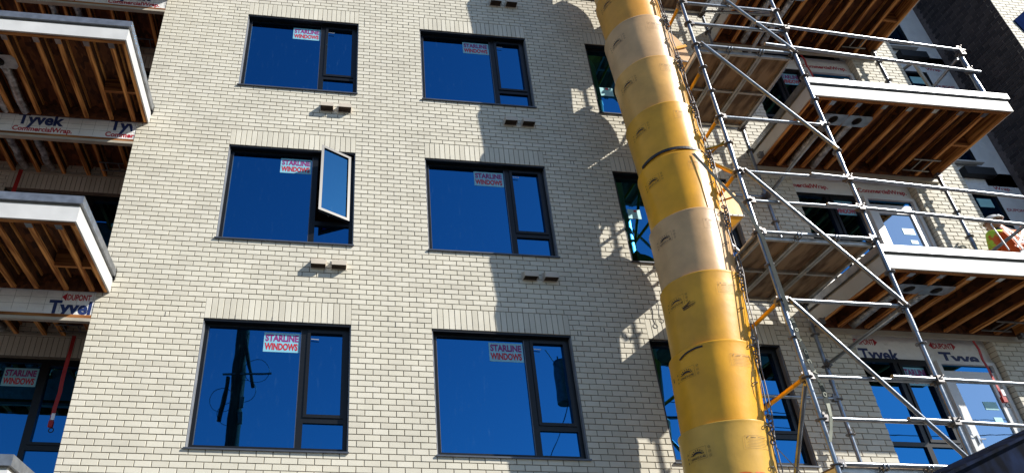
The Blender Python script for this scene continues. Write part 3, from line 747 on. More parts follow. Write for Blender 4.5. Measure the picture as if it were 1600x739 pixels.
# section k spans SEAM[k] down to SEAM[k+1]
CLS = {5-1: 'pale', 5: 'tan', 6: 'yel', 7: 'bright', 8: 'pale', 9: 'yel', 10: 'bright', 11: 'dull', 3: 'ochre'}
def cpos(z):
    T_ = [(1, (5.82, -.88)), (3, (5.90, -.89)), (4, (5.97, -.91)), (5, (6.05, -.95)), (6, (6.13, -.98)), (7.5, (6.195, -1.01)), (9, (6.19, -1.01)), (13, (6.165, -.99)), (16, (6.165, -.99))]
    for (a, p), (b, q) in zip(T_[:-1], T_[1:]):
        if z <= b: t = max(0, (z-a)/(b-a)); return p[0]+(q[0]-p[0])*t, p[1]+(q[1]-p[1])*t
    return T_[-1][1]
CT = thing('debris_chute', 'tall yellow plastic debris chute of stacked tapered sections beside the scaffold', 'debris chute', (5.9, -1.05, 0))
def rad(k, z):
    t = (SEAM[k]-z)/.93; big = .472 if k >= 4 else .46
    return big-.038*min(max(t, 0), 1.12)
NS = 56
for k in range(len(SEAM)):
    zt_, zb_ = SEAM[k], (SEAM[k+1] if k+1 < len(SEAM) else .62)-.07
    m = MB(); rows = [(zt_-.02, .006, 0), (zt_, .004, 0), (zt_, -.004+.002, 0)]
    prof = [(zt_-.03, -.012), (zt_, -.010), (zt_+.003, -.004), (zt_+.002, .003), (zt_-.006, .004), (zt_-.022, .0015)] + [(zt_-.04-(zt_-.04-zb_)*j/10, 0.0) for j in range(11)] + [(zb_, -.012), (zb_+.05, -.012)]
    vs = []; fs = []
    ph = random.uniform(0, 6); tw = random.uniform(-.004, .004)
    for j, (z, dr) in enumerate(prof):
        cx, cy = cpos(z); r = rad(k, z)+dr
        for i in range(NS):
            a = 2*math.pi*i/NS; w = .0035*math.sin(3*a+ph)+.002*math.sin(7*a+z*3+ph)
            vs.append((cx+(r+w)*math.cos(a), cy+(r+w)*math.sin(a), z))
    for j in range(len(prof)-1):
        for i in range(NS): fs.append((j*NS+i, (j+1)*NS+i, (j+1)*NS+(i+1) % NS, j*NS+(i+1) % NS))
    m.add(vs, fs, 0, True)
    kind = CLS.get(k, KIND[k])
    lab = {'pale': 'faded peach chute section', 'tan': 'faded tan chute section', 'bright': 'bright yellow chute section', 'yel': None, 'ochre': None, 'dull': 'dull scuffed yellow chute section'}[kind]
    sec = obj('chute_section', m, CH[kind], CT, label=lab, origin=(cpos(zt_)[0], cpos(zt_)[1], zt_))
    if 2 <= k <= 12:
        def wrapmb(src, th0, z0, lift=.0025, sc=1.0):
            out = MB(); vv = []
            for v in src.v:
                v = (v[0]*sc, v[1], v[2]*sc)
                z = z0+v[2]; cx, cy = cpos(z); r = rad(k, z)+lift+.004
                n = Vector((CAM.x-cx, CAM.y-cy)).normalized(); tr = Vector((-n.y, n.x)); th = th0+v[0]/r
                d = n*math.cos(th)+tr*math.sin(th); vv.append((cx+d.x*r, cy+d.y*r, z))
            out.add(vv, src.f); return out
        def strips(m_, pts, w):          # flat line of print in (x, z)
            for (x0, z0), (x1, z1) in zip(pts[:-1], pts[1:]):
                dx, dz = x1-x0, z1-z0; L = math.hypot(dx, dz); nx, nz = -dz/L*w/2, dx/L*w/2; N = max(1, int(L/.03))
                for q in range(N):
                    a, b_ = q/N, (q+1)/N
                    m_.add([(x0+dx*a-nx, 0, z0+dz*a-nz), (x0+dx*b_-nx, 0, z0+dz*b_-nz), (x0+dx*b_+nx, 0, z0+dz*b_+nz), (x0+dx*a+nx, 0, z0+dz*a+nz)], [(0,1,2,3)])
        th0 = -.62; zc = zt_-.30
        s_ = MB()
        N = 14; up_, lo_ = [], []
        for q in range(N+1):
            t = q/N; x = (t-.5)*.17; up_.append((x, 0, .052*(1-(2*t-1)**2)**.5 if 0 < t < 1 else 0)); lo_.append((x, 0, .024*(1-(2*t-1)**2)))
        s_.add(up_+lo_, [(N+1+q, N+2+q, q+1, q) for q in range(N)])
        for q in range(8):
            a = math.pi*(q+.5)/8; x, z = -.100*math.cos(a), .074*math.sin(a); s_.add([(x-.0075, 0, z-.008), (x+.0075, 0, z-.008), (x+.0075, 0, z+.008), (x-.0075, 0, z+.008)], [(0,1,2,3)])
        obj('emblem_print', wrapmb(s_, th0, zc, sc=.76), MAT['blackp'], sec)
        s_ = MB(); text_mb(s_, '604-873-5140', (-.115, 0, -.052), .052, .006, wid=.235)
        strips(s_, [(-.135, -.07), (.145, -.07), (.145, .10), (-.135, .10), (-.135, -.07)], .0022)
        for q in range(3):
            zz = .075-q*.06; strips(s_, [(.19+.016*math.cos(t*math.pi/4), zz+.02*math.sin(t*math.pi/4)) for t in range(9)], .0025); strips(s_, [(.183, zz-.004), (.197, zz+.004)], .005)
            strips(s_, [(-.19, zz-.035), (-.165, zz-.01)], .006); strips(s_, [(-.165, zz-.035), (-.18, zz-.005)], .005)
        obj('phone_number_print', wrapmb(s_, th0, zc, sc=.76), MAT['blackp'], sec)
        s_ = MB(); strips(s_, [(-.13, -.07), (.17, -.07), (.17, .065), (-.13, .065), (-.13, -.07)], .0022)
        for q in range(6): strips(s_, [(-.10+.01*(q % 2), .03-q*.016), (.15-.02*(q % 3), .03-q*.016)], .0022)
        strips(s_, [(-.10, .047), (-.085, .053)], .012); strips(s_, [(-.06, .047), (.0, .047)], .006); strips(s_, [(.02, .047), (.12, .047)], .006)
        obj('notice_print', wrapmb(s_, .72, zc+.06), MAT['faint'], sec)
        if k in (9, 10):
            s_ = MB()
            if k == 10: strips(s_, [(-.24, -.02), (-.14, .02), (-.02, .038), (.06, .036)], .022)
            else:
                for q in range(9): strips(s_, [(-.12+random.uniform(0, .04), random.uniform(-.03, .03)), (-.02+random.uniform(0, .08), random.uniform(-.01, .07))], random.uniform(.003, .009))
            obj('scuff_mark', wrapmb(s_, th0+.38, zt_-.075 if k == 10 else zt_-.42), MAT['blackp'], sec)
        if k == 11:
            s_ = MB(); text_mb(s_, 'OPO', (-.1, 0, -.06), .09, .03, wid=.5); obj('orange_stencil', wrapmb(s_, .35, zt_-.56), MAT['orange'], sec)
        if k == 10:
            s_ = MB(); s_.add([(-.012, 0, 0), (.012, 0, 0), (.006, 0, .05), (-.004, 0, .055)], [(0,1,2,3)]); obj('torn_hole', wrapmb(s_, -1.12, zt_-.30), MAT['blackp'], sec)
        # two steel eye loops riveted to the section
        for dz in (.06, .50):
            em = MB(); z = zt_-dz; cx, cy = cpos(z); r = rad(k, z); n = Vector((CAM.x-cx, CAM.y-cy)).normalized(); tr = Vector((-n.y, n.x)); th = 1.0
            d = n*math.cos(th)+tr*math.sin(th); em.ring((cx+d.x*(r+.018), cy+d.y*(r+.018), z), (0,0,1), .024, .005, 12, 5)
            obj('eye_loop', em, MAT['galvd'], sec)
def chside(z, th, lift=.03):
    cx, cy = cpos(z); n = Vector((CAM.x-cx, CAM.y-cy)).normalized(); tr = Vector((-n.y, n.x)); d = n*math.cos(th)+tr*math.sin(th)
    return Vector((cx+d.x*(.466+lift), cy+d.y*(.466+lift), z))
cb = MB()
for th, l in ((1.22, .02), (1.38, .035)):
    cb.tube([chside(15.5-k*.3, th, l+.012*math.sin(k*2.1)) for k in range(42)], .007, 6)
obj('steel_cable', cb, MAT['galvd'], CT)
for z in SEAM[2:13]:
    lk = MB()
    for q in range(7):
        c = chside(z+.06-q*.048, 1.16+.03*math.sin(q), .035+.012*(q % 2)); lk.ring(c, (1, .2, 0) if q % 2 else (.2, 1, 0), .024, .0085, 10, 5, ax=(0,0,1))
    obj('chain', lk, MAT['galvd'], CT)
# hoppers: curved hood with a riveted rim above a tapering throat
def hopper(zr, label, XR_=6.90):
    zr0 = zr; x0, x1 = 6.50, XR_; y0, y1 = -1.15, -.50
    m = MB(); N = 10; prof = [(6.42, zr+.80)]
    for j in range(N+1):
        a = math.pi/2*j/N; prof.append((6.48+(x1-6.48)*math.sin(a), zr+.02+.70*math.cos(a)))
    prof += [(x1, zr-.005)]
    n = len(prof); base = [(6.42, zr-.005)]
    for yy in (y0, y1): 
        m.add([(p[0], yy, p[1]) for p in prof]+[(6.42, yy, zr-.005)], [tuple(range(n+1)) if yy == y0 else tuple(range(n, -1, -1))])
    vs = [(p[0], yy, p[1]) for yy in (y0, y1) for p in prof]; m.add(vs, [(i, i+n, i+n+1, i+1) for i in range(n-1)], 0, True)
    h = obj('hopper', m, CH['bright'] if zr < 9 else CH['pale'], CT, label=label, origin=(6.5, -1.0, zr))
    th = MB(); a = [(6.40, y0, zr-.03), (x1, y0, zr-.03), (x1, y1, zr-.03), (6.40, y1, zr-.03)]; b_ = [(6.40, -1.02, zr-.32), (6.62, -1.02, zr-.27), (6.62, -.70, zr-.27), (6.40, -.70, zr-.32)]
    th.add(a+b_, [(0,3,2,1),(4,5,6,7),(0,1,5,4),(1,2,6,5),(2,3,7,6),(3,0,4,7)]); obj('hopper_throat', th, CH['ochre'] if zr > 9 else CH['bright'], h)
    rm = MB(); rm.box(6.44, x1+.012, y0-.01, y1+.01, zr-.029, zr-.006)
    obj('hopper_rim', rm, MAT['white'], h)
    rv = MB()
    for q in range(6): rv.ellip((6.6+q*.075, y0-.011, zr-.017), .007, .006, .007, 6, 4)
    obj('rivet', rv, MAT['galvd'], h)
    br = MB(); br.bar((6.60, y0-.02, zr+.22), (6.86, y0-.02, zr+.33), .05, .012, (0, 1, 0)); obj('hopper_brace', br, CH['yel'], h)
hopper(7.29, 'bright yellow hopper on the lower chute'); q_ = U(1075, 96, y=-1.15); hopper(q_.z, 'faded peach hopper on the upper chute', q_.x+.06); hopper(q_.z+2.8, 'faded hopper near the chute top')

# ---------------------------------------------------------------- scaffold
SC = thing('scaffold', 'galvanised ring lock scaffold tower with plywood decks and diagonal braces beside the chute', 'scaffold', (7.4, -.9, 0))
S1, S2, B1, BL = (6.65, -1.60), (8.157, -1.60), (8.16, -.21), (6.65, -.21)
zn = lambda n: 1.6+.96*(11.345-.5*n-1.6)
TR = .0245
def rosettes(st, x, y, zs):
    if 'r' not in _bc:
        m = MB(); N = 16; vs = []; fs = []
        for zz in (-.005, .005):
            for i in range(N): a = 2*math.pi*i/N; r = .056 if i % 4 else .062; vs.append((r*math.cos(a), r*math.sin(a), zz))
            for i in range(N): a = 2*math.pi*i/N; vs.append((.034*math.cos(a), .034*math.sin(a), zz))
        for i in range(N):
            j = (i+1) % N; fs += [(i, N+i, N+j, j), (2*N+i, 2*N+j, 3*N+j, 3*N+i), (i, j, 2*N+j, 2*N+i)]
        m.add(vs, fs); m.ring((0,0,0), (0,0,1), .027, .007, 12, 5)
        _bc['r'] = m.mesh('rosette', MAT['galvd'])
    for z in zs: inst('rosette', _bc['r'], st, (x, y, z))
def standard(x, y, z0, z1, zs, r=TR):
    m = MB(); m.tube([(x, y, z0), (x, y, z1)], r, 12)
    for z in (2.9, 5.35, 7.85, 9.75, 11.6):
        if z0 < z < z1: m.tube([(x, y, z), (x, y, z+.22)], r+.005, 12)
    s = obj('standard', m, MAT['galv'], SC, origin=(x, y, z0)); rosettes(s, x, y, zs); return s
for (x, y), off in ((S1, 0), (S2, 0), (B1, -.06), (BL, -.06)):
    standard(x, y, .14, 15.2, [zn(n)+off for n in range(-7, 20)])
def heads(m, a, b):
    a, b = Vector(a), Vector(b); d = (b-a).normalized()
    for p, s in ((a, 1), (b, -1)):
        c = p+d*s*.045; m.bar(c-d*.035, c+d*.04, .052, .075); m.bar(c+Vector((0, 0, -.06)), c+Vector((0, 0, .075)), .012, .026)
def ledger(a, b, nm='ledger', mt='galv', hd=True):
    m = MB(); d = (Vector(b)-Vector(a)).normalized(); m.tube([Vector(a)+d*.06, Vector(b)-d*.06], TR, 12); o = obj(nm, m, MAT[mt], SC)
    if hd:
        h = MB(); heads(h, a, b); obj('ledger_head', h, MAT['galvd'], o)
    return o
zo = .012
for n in (-5, -4, 0, 1, 2, 5, 7, 8, 9, 11, 13, 14, 15): ledger((*S1, zn(n)+zo), (*S2, zn(n)+zo))
for n in (-4, 2, 9, 15, 12): ledger((*BL, zn(n)-.05), (*B1, zn(n)-.05))
for n in (0, 5, 7, 11, 13): ledger((*S1, zn(n)+zo), (*BL, zn(n)-.05), 'transom', 'yellow')
for n in (-3, 3, 9): ledger((*S1, zn(n)+zo), (*BL, zn(n)-.05), 'transom', 'yellow' if n != 9 else 'galv')
for n in (-4, 2, 5, 9, 11, 15): ledger((*S2, zn(n)+zo), (*B1, zn(n)-.05), 'transom')
def brace(a, b, r=.0235, mt='galv'):
    a, b = Vector(a), Vector(b); d = (b-a).normalized(); m = MB(); m.tube([a+d*.07, b-d*.07], r, 12)
    m.bar(a+d*.0, a+d*.09, .014, .045, (0, 1, 0)); m.bar(b-d*.09, b, .014, .045, (0, 1, 0)); return obj('diagonal_brace', m, MAT[mt], SC)
yb = -1.655
for a, b in ((-6, -2), (-2, 2), (2, 6), (7, 11), (11, 15), (16, 20)):
    if b < 20: brace((S1[0]+.05, yb, zn(a)), (S2[0]-.03, yb, zn(b)))
brace((S1[0]+.02, S1[1]+.05, zn(13)), (BL[0]+.02, BL[1]-.05, zn(17)))
brace((BL[0]+.05, BL[1]+.05, zn(5)), (B1[0]-.03, B1[1]+.05, zn(9)-.1)); brace((BL[0]+.05, BL[1]+.05, zn(-4)), (B1[0]-.03, B1[1]+.05, zn(0)-.1))
ledger((*BL, zn(5)-.05), (*B1, zn(5)-.05)); ledger((*BL, zn(0)-.05), (*B1, zn(0)-.05)); ledger((*S2, zn(0)+zo), (*B1, zn(0)-.05), 'transom')
brace((S2[0]+.02, S2[1]+.05, zn(0)), (B1[0]+.02, B1[1]-.05, zn(-4)))
brace((S1[0]+.02, S1[1]+.05, zn(7)), (BL[0]+.02, BL[1]-.05, zn(3)), mt='yellow')
# platforms: three framed plywood decks each, hooked on the ledgers
def platform(z):
    x0, x1, y0, y1 = S1[0]+.03, S2[0]-.03, S1[1]+.04, BL[1]-.03; w = (x1-x0)/3
    pm = MB(); pm.box(x0, x1, y0+.03, y1-.02, z+.035, z+.05); p = obj('platform', pm, MAT['ply'], SC, label='hooked plywood scaffold deck')
    for i in range(3):
        a, b = x0+i*w+.004, x0+(i+1)*w-.004
        fr = MB(); fr.box(a, a+.035, y0, y1, z-.03, z+.033); fr.box(b-.035, b, y0, y1, z-.03, z+.033)
        for yy in (y0, (y0+y1)/2-.02, y1-.04): fr.box(a+.035, b-.035, yy, yy+.035, z-.022, z+.033)
        obj('deck_frame', fr, MAT['alu'], p)
        pl = MB(); pl.box(a+.034, b-.034, y0+.036, (y0+y1)/2-.021, z+.02, z+.032); obj('deck_panel', pl, MAT['ply'], p)
        pl = MB(); pl.box(a+.034, b-.034, (y0+y1)/2+.016, y1-.041, z+.02, z+.032); obj('deck_panel', pl, MAT['ply'], p)
        hk = MB()
        for xx in (a+.018, b-.018): hk.ring((xx, y0-.03, z+.035), (1, 0, 0), .036, .010, 12, 5); hk.ring((xx, y1+.02, z-.0), (1, 0, 0), .036, .010, 12, 5)
        obj('deck_hook', hk, MAT['galv'], p)
for n in (-4, 2, 9, 15): platform(zn(n)-.04)
# guard rails and posts on the balconies
def pipe(a, b, nm='guard_rail', r=.0235, mt='galv'):
    m = MB(); m.tube([a, b], r, 12); return obj(nm, m, MAT[mt], SC)
pipe(U(1180, 36, y=-1.66), U(1504.5, 79.5, y=-1.44)); pipe(U(1195, 69, y=-1.66), U(1531, 113, y=-1.44))
def ext(a, b, k): d = b-a; return a+d*k
a, b = U(1266.6, 272, y=-1.66), U(1600, 308.8, y=-1.6); pipe(a, ext(a, b, 1.25))
a, b = U(1292, 319, y=-1.66), U(1600, 351, y=-1.6); pipe(a, ext(a, b, 1.25))
a, b = U(1394, 588, y=-1.66), U(1600, 600, y=-1.6); pipe(a, ext(a, b, 1.5))
a, b = U(1420, 654, y=-1.66), U(1600, 665, y=-1.6); pipe(a, ext(a, b, 1.5))
def clampbox(p):
    m = MB(); p = Vector(p); m.box(p.x-.035, p.x+.035, p.y-.035, p.y+.035, p.z-.04, p.z+.04); m.tube([p+Vector((.02, -.06, .03)), p+Vector((.02, .05, .03))], .008, 6); m.ring(p, (0, 0, 1), .036, .012, 12, 5); return obj('coupler', m, MAT['galvd'], SC)
fp = (11.24, -1.40)
for z in (9.33, 6.33, 12.33):
    standard(fp[0], fp[1], z+.26, z+1.34, [z+.55, z+1.03] if z != 9.33 else [z+.9, z+1.30], .03)
    standard(11.385, -.15, z+.26, z+2.93, [z+.26+.48*k for k in range(1, 6)])
    ledger((fp[0], fp[1], z+1.27), (11.385, -.15, z+1.27), hd=False); clampbox((fp[0], fp[1]-.03, z+1.27)); clampbox((11.385, -.15, z-.06))
clampbox(U(1504-8, 78, y=-1.42)); clampbox(U(1513, 110.5, y=-1.42)); clampbox((S2[0]+.0, -1.64, U(1240, 44.5, y=-1.66).z))
clampbox(U(1325, 279, y=-1.64)); clampbox(U(1344, 325, y=-1.64)); clampbox(U(1466, 593, y=-1.64)); clampbox(U(1492, 659, y=-1.64)); clampbox((8.19, -.35, 9.24)); clampbox((8.19, -.35, 6.22))
# walkway planks beyond the balcony end, where the worker stands
m = MB(); m.box(11.50, 13.16, -.92, -.62, 6.55, 6.59); m.box(11.50, 13.16, -.61, -.31, 6.55, 6.59); m.box(11.50, 13.16, -.30, -.02, 6.55, 6.59)
obj('walkway_plank', m, MAT['ply'], SC)
# ties between standard and chute
for z in (zn(6)+.03, zn(-2)):
    m = MB(); m.tube([(S1[0]-.02, S1[1]+.03, z), chside(z+.02, 1.15, .02)], .016, 8); m.tube([(S1[0]-.02, S1[1]+.03, z+.05), chside(z-.02, 1.25, .03)+Vector((0,.1,0))], .012, 8)
    obj('chute_tie', m, MAT['yellow'], SC)

# ---------------------------------------------------------------- straps, ropes
def ribbon(pts, w, th, wd):
    m = MB(); pts = [Vector(p) for p in pts]; wd = Vector(wd).normalized(); vs = []; fs = []
    for i, p in enumerate(pts):
        wv = (wd[0], wd[1], wd[2]); tw = .0 if not isinstance(w, (list, tuple)) else 0
        W_ = w[i] if isinstance(w, (list, tuple)) else w; d = (pts[min(i+1, len(pts)-1)]-pts[max(i-1, 0)]).normalized(); nn = d.cross(wd).normalized()
        for s, t in ((-1, -1), (1, -1), (1, 1), (-1, 1)): vs.append(p+wd*s*W_/2+nn*t*th/2)
    for i in range(len(pts)-1):
        for k in range(4): fs.append((i*4+k, i*4+(k+1) % 4, i*4+4+(k+1) % 4, i*4+4+k))
    m.add(vs, fs); return m
# band round the chute under the fourth visible section
pts = []
cz = 8.10
cx, cy = cpos(cz)
for i in range(41):
    a = -math.pi*.98+i/40*2*math.pi*.60; pts.append((cx+.446*math.cos(a), cy+.446*math.sin(a), cz+.02*math.sin(a*2)))
m = MB()
vs = []; fs = []
for i, p in enumerate(pts):
    n = Vector((p[0]-cx, p[1]-cy, 0)).normalized()
    for dr, dz in ((.002, -.02), (.012, -.02), (.012, .02), (.002, .02)): vs.append((p[0]+n.x*dr, p[1]+n.y*dr, p[2]+dz))
for i in range(len(pts)-1):
    for k in range(4): fs.append((i*4+k, i*4+4+k, i*4+4+(k+1) % 4, i*4+(k+1) % 4))
m.add(vs, fs); tag(obj('tie_strap', m, MAT['black']), 'black webbing strap wrapped round the middle of the yellow chute', 'strap')
A = U(1083, 240, y=-1.50); Bp = U(1172, 335, y=-1.63); C_ = U(1192, 372, y=-1.66); D_ = U(1232, 486, y=-1.66)
tag(obj('ratchet_strap', ribbon([A, (A+Bp)/2, Bp, C_, (C_+D_)/2, D_], .04, .004, (1, -.3, 0)), MAT['strap']), 'taut dark green ratchet strap running from chute band down the near scaffold post', 'strap')
pp = [(1236, 497), (1243, 512), (1248, 528), (1257, 545), (1262, 561), (1271, 578), (1279, 594), (1287, 612), (1293, 630), (1298, 650), (1298, 672), (1297, 690)]
PP = [U(x, y, y=-1.66+.02*math.sin(i*1.9)) for i, (x, y) in enumerate(pp)]
tl = ribbon(PP, [.04, .045, .03, .045, .035, .045, .03, .045, .05, .04, .03, .012], .004, (1, -.25, 0))
tt = thing('loose_strap_tail', 'loose twisted strap tail with pale printed letters hanging beside the scaffold post', 'strap', tuple(PP[0]))
obj('webbing', tl, MAT['strap'], tt)
tx = MB()
for i in range(len(PP)-1):
    p, q = PP[i], PP[i+1]; d = (q-p).normalized(); wd = Vector((1, -.25, 0)).normalized(); nn = Vector((0, -1, 0))
    o = p+nn*.006; 
    if i < 8: text_mb(tx, 'NOVOCA'[i % 6], o+wd*.018, .075, .03, xd=d, zd=-wd*.6)
    else: tx.add([o-wd*.017, o+wd*.017, q+nn*.006+wd*.013, q+nn*.006-wd*.013], [(0,1,2,3)])
obj('strap_lettering', tx, MAT['strapl'], tt)
def lanyard(top, bot, label, w=.045, hook=True):
    t = thing('red_strap', label, 'strap', top, 'red straps hanging from the balconies'); top, bot = Vector(top), Vector(bot)
    pts = [top.lerp(bot, k/6)+Vector((.006*math.sin(k*2), .006*math.cos(k*3), 0)) for k in range(7)]
    obj('webbing', ribbon(pts, w, .005, (1, .2, 0)), MAT['red'], t)
    if hook:
        m = MB(); m.box(bot.x-.028, bot.x+.028, bot.y-.02, bot.y+.02, bot.z-.06, bot.z+.02); obj('buckle', m, MAT['red'], t)
        m = MB(); m.box(bot.x-.01, bot.x+.034, bot.y-.026, bot.y-.021, bot.z+.03, bot.z+.12); obj('tag', m, MAT['hat'], t)
        m = MB(); m.ring((bot.x+.02, bot.y, bot.z-.10), (0, 1, 0), .03, .007, 12, 5); obj('hook', m, MAT['blackp'], t)
q = U(1521, 532, y=-.20); q2 = U(1568, 622, y=-.20); lanyard(q, (q.x+.03, -.20, q2.z), 'red strap hanging in front of the lower right balcony door')
q = U(1252, 86, y=-.10); q2 = U(1275, 125, y=-.10); lanyard(q, (q.x+.06, -.10, q2.z-.2), 'short red strap in shade above the middle right balcony', hook=False)
q = U(116, 524, y=.85); q2 = U(80, 660, y=.85); lanyard(q, (q2.x, .85, q2.z), 'long dark red strap hanging before the lower left recessed window', w=.05)
q = U(33, 265, y=1.15); lanyard(q, (q.x, 1.15, q.z-1.1), 'red strap crossing the soldier bricks of the upper left recess', w=.06, hook=False)
# rope loop hanging above the third column lower window
m = MB(); a = U(1026, 470, y=-.05); pts = [a+Vector((.012*math.sin(k*.9), 0, -k*.04)) for k in range(8)]; m.tube(pts, .006, 6); m.ring(pts[-1]+Vector((0, 0, -.04)), (0, 1, 0), .032, .006, 12, 5, ax=(1, 0, 0))
tag(obj('rope_loop', m, MAT['black']), 'thin dark rope with a loop end hanging on sunlit brick beside the chute', 'rope')
m = MB(); p0 = chside(4.02, 1.2, .05); m.tube([p0, p0.lerp(Vector((6.75, -1.62, 2.9)), .5), (6.75, -1.62, 2.9)], .006, 6)
tag(obj('guy_wire', m, MAT['galv']), 'thin steel wire slanting from the lowest chute chain towards the scaffold foot', 'wire')
m = MB(); m.tube([U(1548, 350, y=-1.35), U(1577, 391, y=-1.38)], .008, 6); tag(obj('white_rope', m, MAT['hat']), 'taut white rope in front of the worker on the right balcony', 'rope')

# ---------------------------------------------------------------- steel beam crossing the lower right corner
a = U(1440, 752, y=-4.3); b = U(1625, 664, y=-3.4); d = (b-a).normalized()
tb = thing('steel_beam', 'dark navy steel beam of the street hoarding across the bottom right corner', 'beam', tuple(a))
m = MB(); nrm = Vector((0, 0, 1)); drop = Vector((0, 0, -.16)); m.bar(a-d*1.4+drop, b+d*2.0+drop, .02, .30); obj('web', m, MAT['navyp'], tb)
m = MB(); m.bar(a-d*1.4-Vector((0, 0, .006)), b+d*2.0-Vector((0, 0, .006)), .16, .018); obj('flange', m, MAT['navyp'], tb)
m = MB(); m.bar(a-d*1.4-Vector((0, 0, .32)), b+d*2.0-Vector((0, 0, .32)), .16, .018); obj('flange', m, MAT['navyp'], tb)
e = b+d*1.7
m = MB(); m.bar((e.x, e.y, 0), (e.x, e.y, e.z-.34), .12, .12); obj('post', m, MAT['navyp'], tb)

# ---------------------------------------------------------------- worker
WK = thing('person', 'worker in white hard hat and lime and orange vest beyond the right balcony rail', 'person', (11.80, -.36, 6.59))
def skinned(name, verts, edges, radii, mt, sub=2, parent=WK):
    me = bpy.data.meshes.new(name); ow = WORLD[parent.name]; me.from_pydata([tuple(Vector(v)-ow) for v in verts], edges, [])
    o = bpy.data.objects.new(name, me); COL.objects.link(o); o.parent = parent; WORLD[o.name] = ow
    md = o.modifiers.new('s', 'SKIN'); 
    for i, r in enumerate(radii): me.skin_vertices[0].data[i].radius = r if isinstance(r, tuple) else (r, r)
    me.skin_vertices[0].data[0].use_root = True
    md.use_smooth_shade = True; o.modifiers.new('u', 'SUBSURF').levels = sub; o.modifiers['u'].render_levels = sub
    me.materials.append(mt); return o
wx, wy = 11.80, -.36
V = [(wx+.02,wy,7.46),(wx+.0,wy,7.62),(wx-.04,wy+.01,7.80),(wx-.08,wy+.01,7.97),(wx-.11,wy+.02,8.04),(wx-.14,wy+.03,8.14),
     (wx+.13,wy,7.94),(wx+.20,wy-.05,7.70),(wx+.05,wy+.15,7.62),(wx-.26,wy+.02,7.94),(wx-.30,wy+.05,7.70),(wx-.14,wy+.22,7.66),
     (wx+.10,wy,7.38),(wx+.12,wy-.02,7.0),(wx+.12,wy+.03,6.66),(wx-.07,wy,7.38),(wx-.09,wy-.02,7.0),(wx-.09,wy+.03,6.66),(wx+.12,wy-.1,6.63),(wx-.09,wy-.1,6.63)]
E_ = [(0,1),(1,2),(2,3),(3,4),(4,5),(3,6),(6,7),(7,8),(3,9),(9,10),(10,11),(0,12),(12,13),(13,14),(14,18),(0,15),(15,16),(16,17),(17,19)]
RR = [(.15,.11),(.14,.10),(.15,.11),(.12,.09),.055,.075,.065,.052,.04,.065,.052,.04,.09,.065,.05,.09,.065,.05,.04,.04]
skinned('body', V, E_, RR, MAT['denim'])
m = MB(); m.ellip((wx-.14, wy+.02, 8.15), .082, .095, .115, 16, 10); h = obj('head', m, MAT['skin'], WK)
m = MB(); m.ellip((wx-.055, wy+.01, 8.14), .014, .022, .03, 8, 6); m.ellip((wx-.225, wy+.01, 8.14), .014, .022, .03, 8, 6); m.ellip((wx-.15, wy+.12, 8.13), .014, .022, .02, 8, 6); obj('ears_and_nose', m, MAT['skin'], h)
m = MB(); m.ellip((wx-.14, wy+.02, 8.19), .112, .128, .105, 20, 10, .48); m.tube([(wx-.14+.125*math.cos(t*math.pi/10), wy+.03+.15*math.sin(t*math.pi/10), 8.195) for t in range(21)], .012, 6); m.bar((wx-.14, wy-.11, 8.23), (wx-.14, wy+.14, 8.30), .03, .012)
obj('hard_hat', m, MAT['hat'], WK)
V2 = V[:4]+V[6:12]
skinned('hi_vis_jacket', V2, [(0,1),(1,2),(2,3),(3,4),(4,5),(5,6),(3,7),(7,8),(8,9)], [(.185,.145),(.17,.13),(.18,.14),(.135,.11),.09,.078,.06,.09,.078,.06], MAT['lime'])
def sp(px, pz, lift=0): return Vector((px, wy-.150-lift, pz))
for a, b in ((sp(wx-.27, 7.97), sp(wx+.10, 7.58)), (sp(wx+.10, 7.97), sp(wx-.19, 7.58)), (sp(wx-.20, 7.68), sp(wx+.17, 7.66)), (sp(wx-.25, 7.90), sp(wx-.12, 7.55))):
    m = MB(); m.bar(a, b, .008, .075, (0, 1, 0)); m2 = MB(); 
    m = ribbon([a, a.lerp(b, .5)+Vector((0, -.014, 0)), b], .085, .006, (b-a).cross(Vector((0, 1, 0)))); obj('orange_band', m, MAT['orange'], WK)
    m = ribbon([a+Vector((0, -.006, 0)), a.lerp(b, .5)+Vector((0, -.021, 0)), b+Vector((0, -.006, 0))], .03, .005, (b-a).cross(Vector((0, 1, 0)))); obj('reflective_band', m, MAT['refl'], WK)
m = ribbon([sp(wx-.15, 7.52, -.02), sp(wx, 7.51, .012), sp(wx+.15, 7.50, -.02)], .06, .006, (0, 0, 1)); obj('reflective_band', m, MAT['refl'], WK)

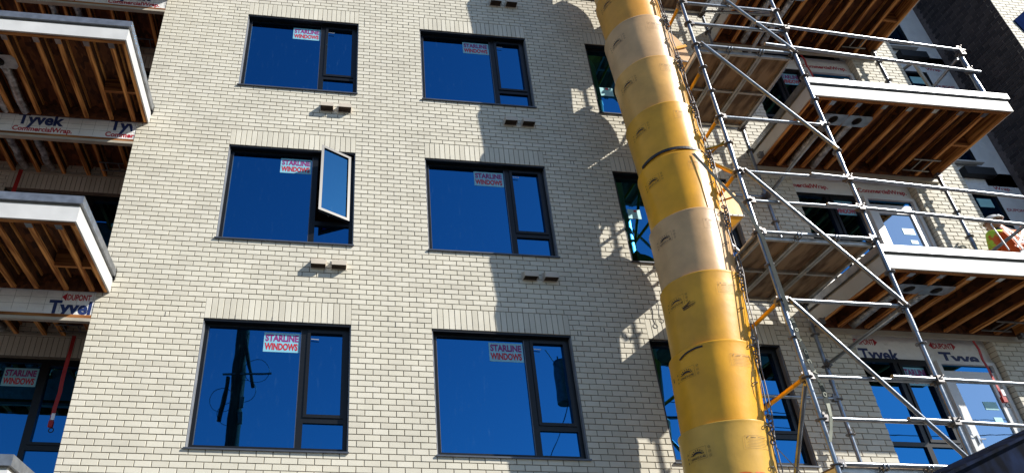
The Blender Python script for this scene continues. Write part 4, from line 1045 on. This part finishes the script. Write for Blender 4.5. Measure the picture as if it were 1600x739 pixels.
# ---------------------------------------------------------------- utility poles across the street (seen mirrored in the glass)
def pole(x, y, h, label, xf=None):
    t = thing('utility_pole', label, 'utility pole', (x, y, 0), 'utility poles across the street')
    m = MB(); m.tube([(x, y, 0), (x+.03, y, h*.5), (x, y, h)], [.21, .195, .175], 14); obj('pole', m, MAT['timber'], t)
    m = MB(); m.bar((x-1.1, y-.15, h-.6), (x+1.1, y-.15, h-.6), .1, .12); obj('crossarm', m, MAT['timber'], t)
    for dx in (-1, -.55, .55, 1): m = MB(); m.tube([(x+dx, y-.15, h-.54), (x+dx, y-.15, h-.42), (x+dx, y-.15, h-.34)], [.03, .055, .03], 8); obj('insulator', m, MAT['louvre'], t)
    m = MB(); m.tube([(x+.1, y+.12, 10.9), (x+.45, y+.12, 9.4)], .05, 8); m.tube([(x-.25, y+.1, 9.7), (x-.38, y+.1, 8.4)], .06, 8); obj('cable_riser', m, MAT['timber'], t)
    for q, (dx, z) in enumerate(((-.35, 9.0), (.2, 9.3), (.5, 9.9), (-.1, 8.6))): m = MB(); m.ring((x+dx, y+.15, z), (0, 1, 0), .34, .008, 18, 5, ax=(1, 0, .3)); obj('wire_loop', m, MAT['black'], t)
    m = MB(); m.bar((x-.4, y+.15, 9.75), (x+.9, y+.15, 9.85), .04, .05); m.box(x+.14, x+.25, y+.1, y+.2, 8.35, 8.65); m.box(x+.14, x+.25, y+.1, y+.2, 8.8, 9.1); obj('bracket', m, MAT['galvd'], t)
    if xf:
        m = MB(); m.tube([(x+xf, y, 9.35), (x+xf, y, 10.62)], .26, 18); m.tube([(x+xf, y, 10.62), (x+xf, y, 10.68)], [.27, .24], 18); obj('transformer', m, MAT['galvd'], t)
        for k in (-.1, .1): m = MB(); m.tube([(x+xf+k, y, 10.66), (x+xf+k, y, 10.86)], [.035, .02], 8); obj('bushing', m, MAT['louvre'], t)
        m = MB(); m.tube([(x+xf-.5+.5*math.sin(t_*.31), y+.1, 11.0-t_*.28) for t_ in range(14)], .012, 6); obj('drop_wire', m, MAT['black'], t)
    return t
pole(-.80, -9.3, 12.4, 'timber utility pole with cable risers mirrored in the lower left window')
pole(9.35, -9.3, 12.4, 'utility pole carrying a grey transformer mirrored in the lower middle window', xf=-.88)
for i, (zz, yy, xa, lab) in enumerate(((11.9, -9.45, -40, 'upper near'), (11.9, -9.75, -40, 'upper far'), (9.5, -9.2, 9.6, 'middle'), (9.0, -9.15, 9.6, 'lowest'))):
    m = MB(); m.tube([(xa+(60-xa)*k/24, yy, zz-.35*math.sin(k/24*math.pi*3)**2) for k in range(25)], .012, 5)
    tag(obj('overhead_wire', m, MAT['black']), lab+' black overhead wire strung from the utility poles across the street', 'wire', 'overhead wires between the poles')
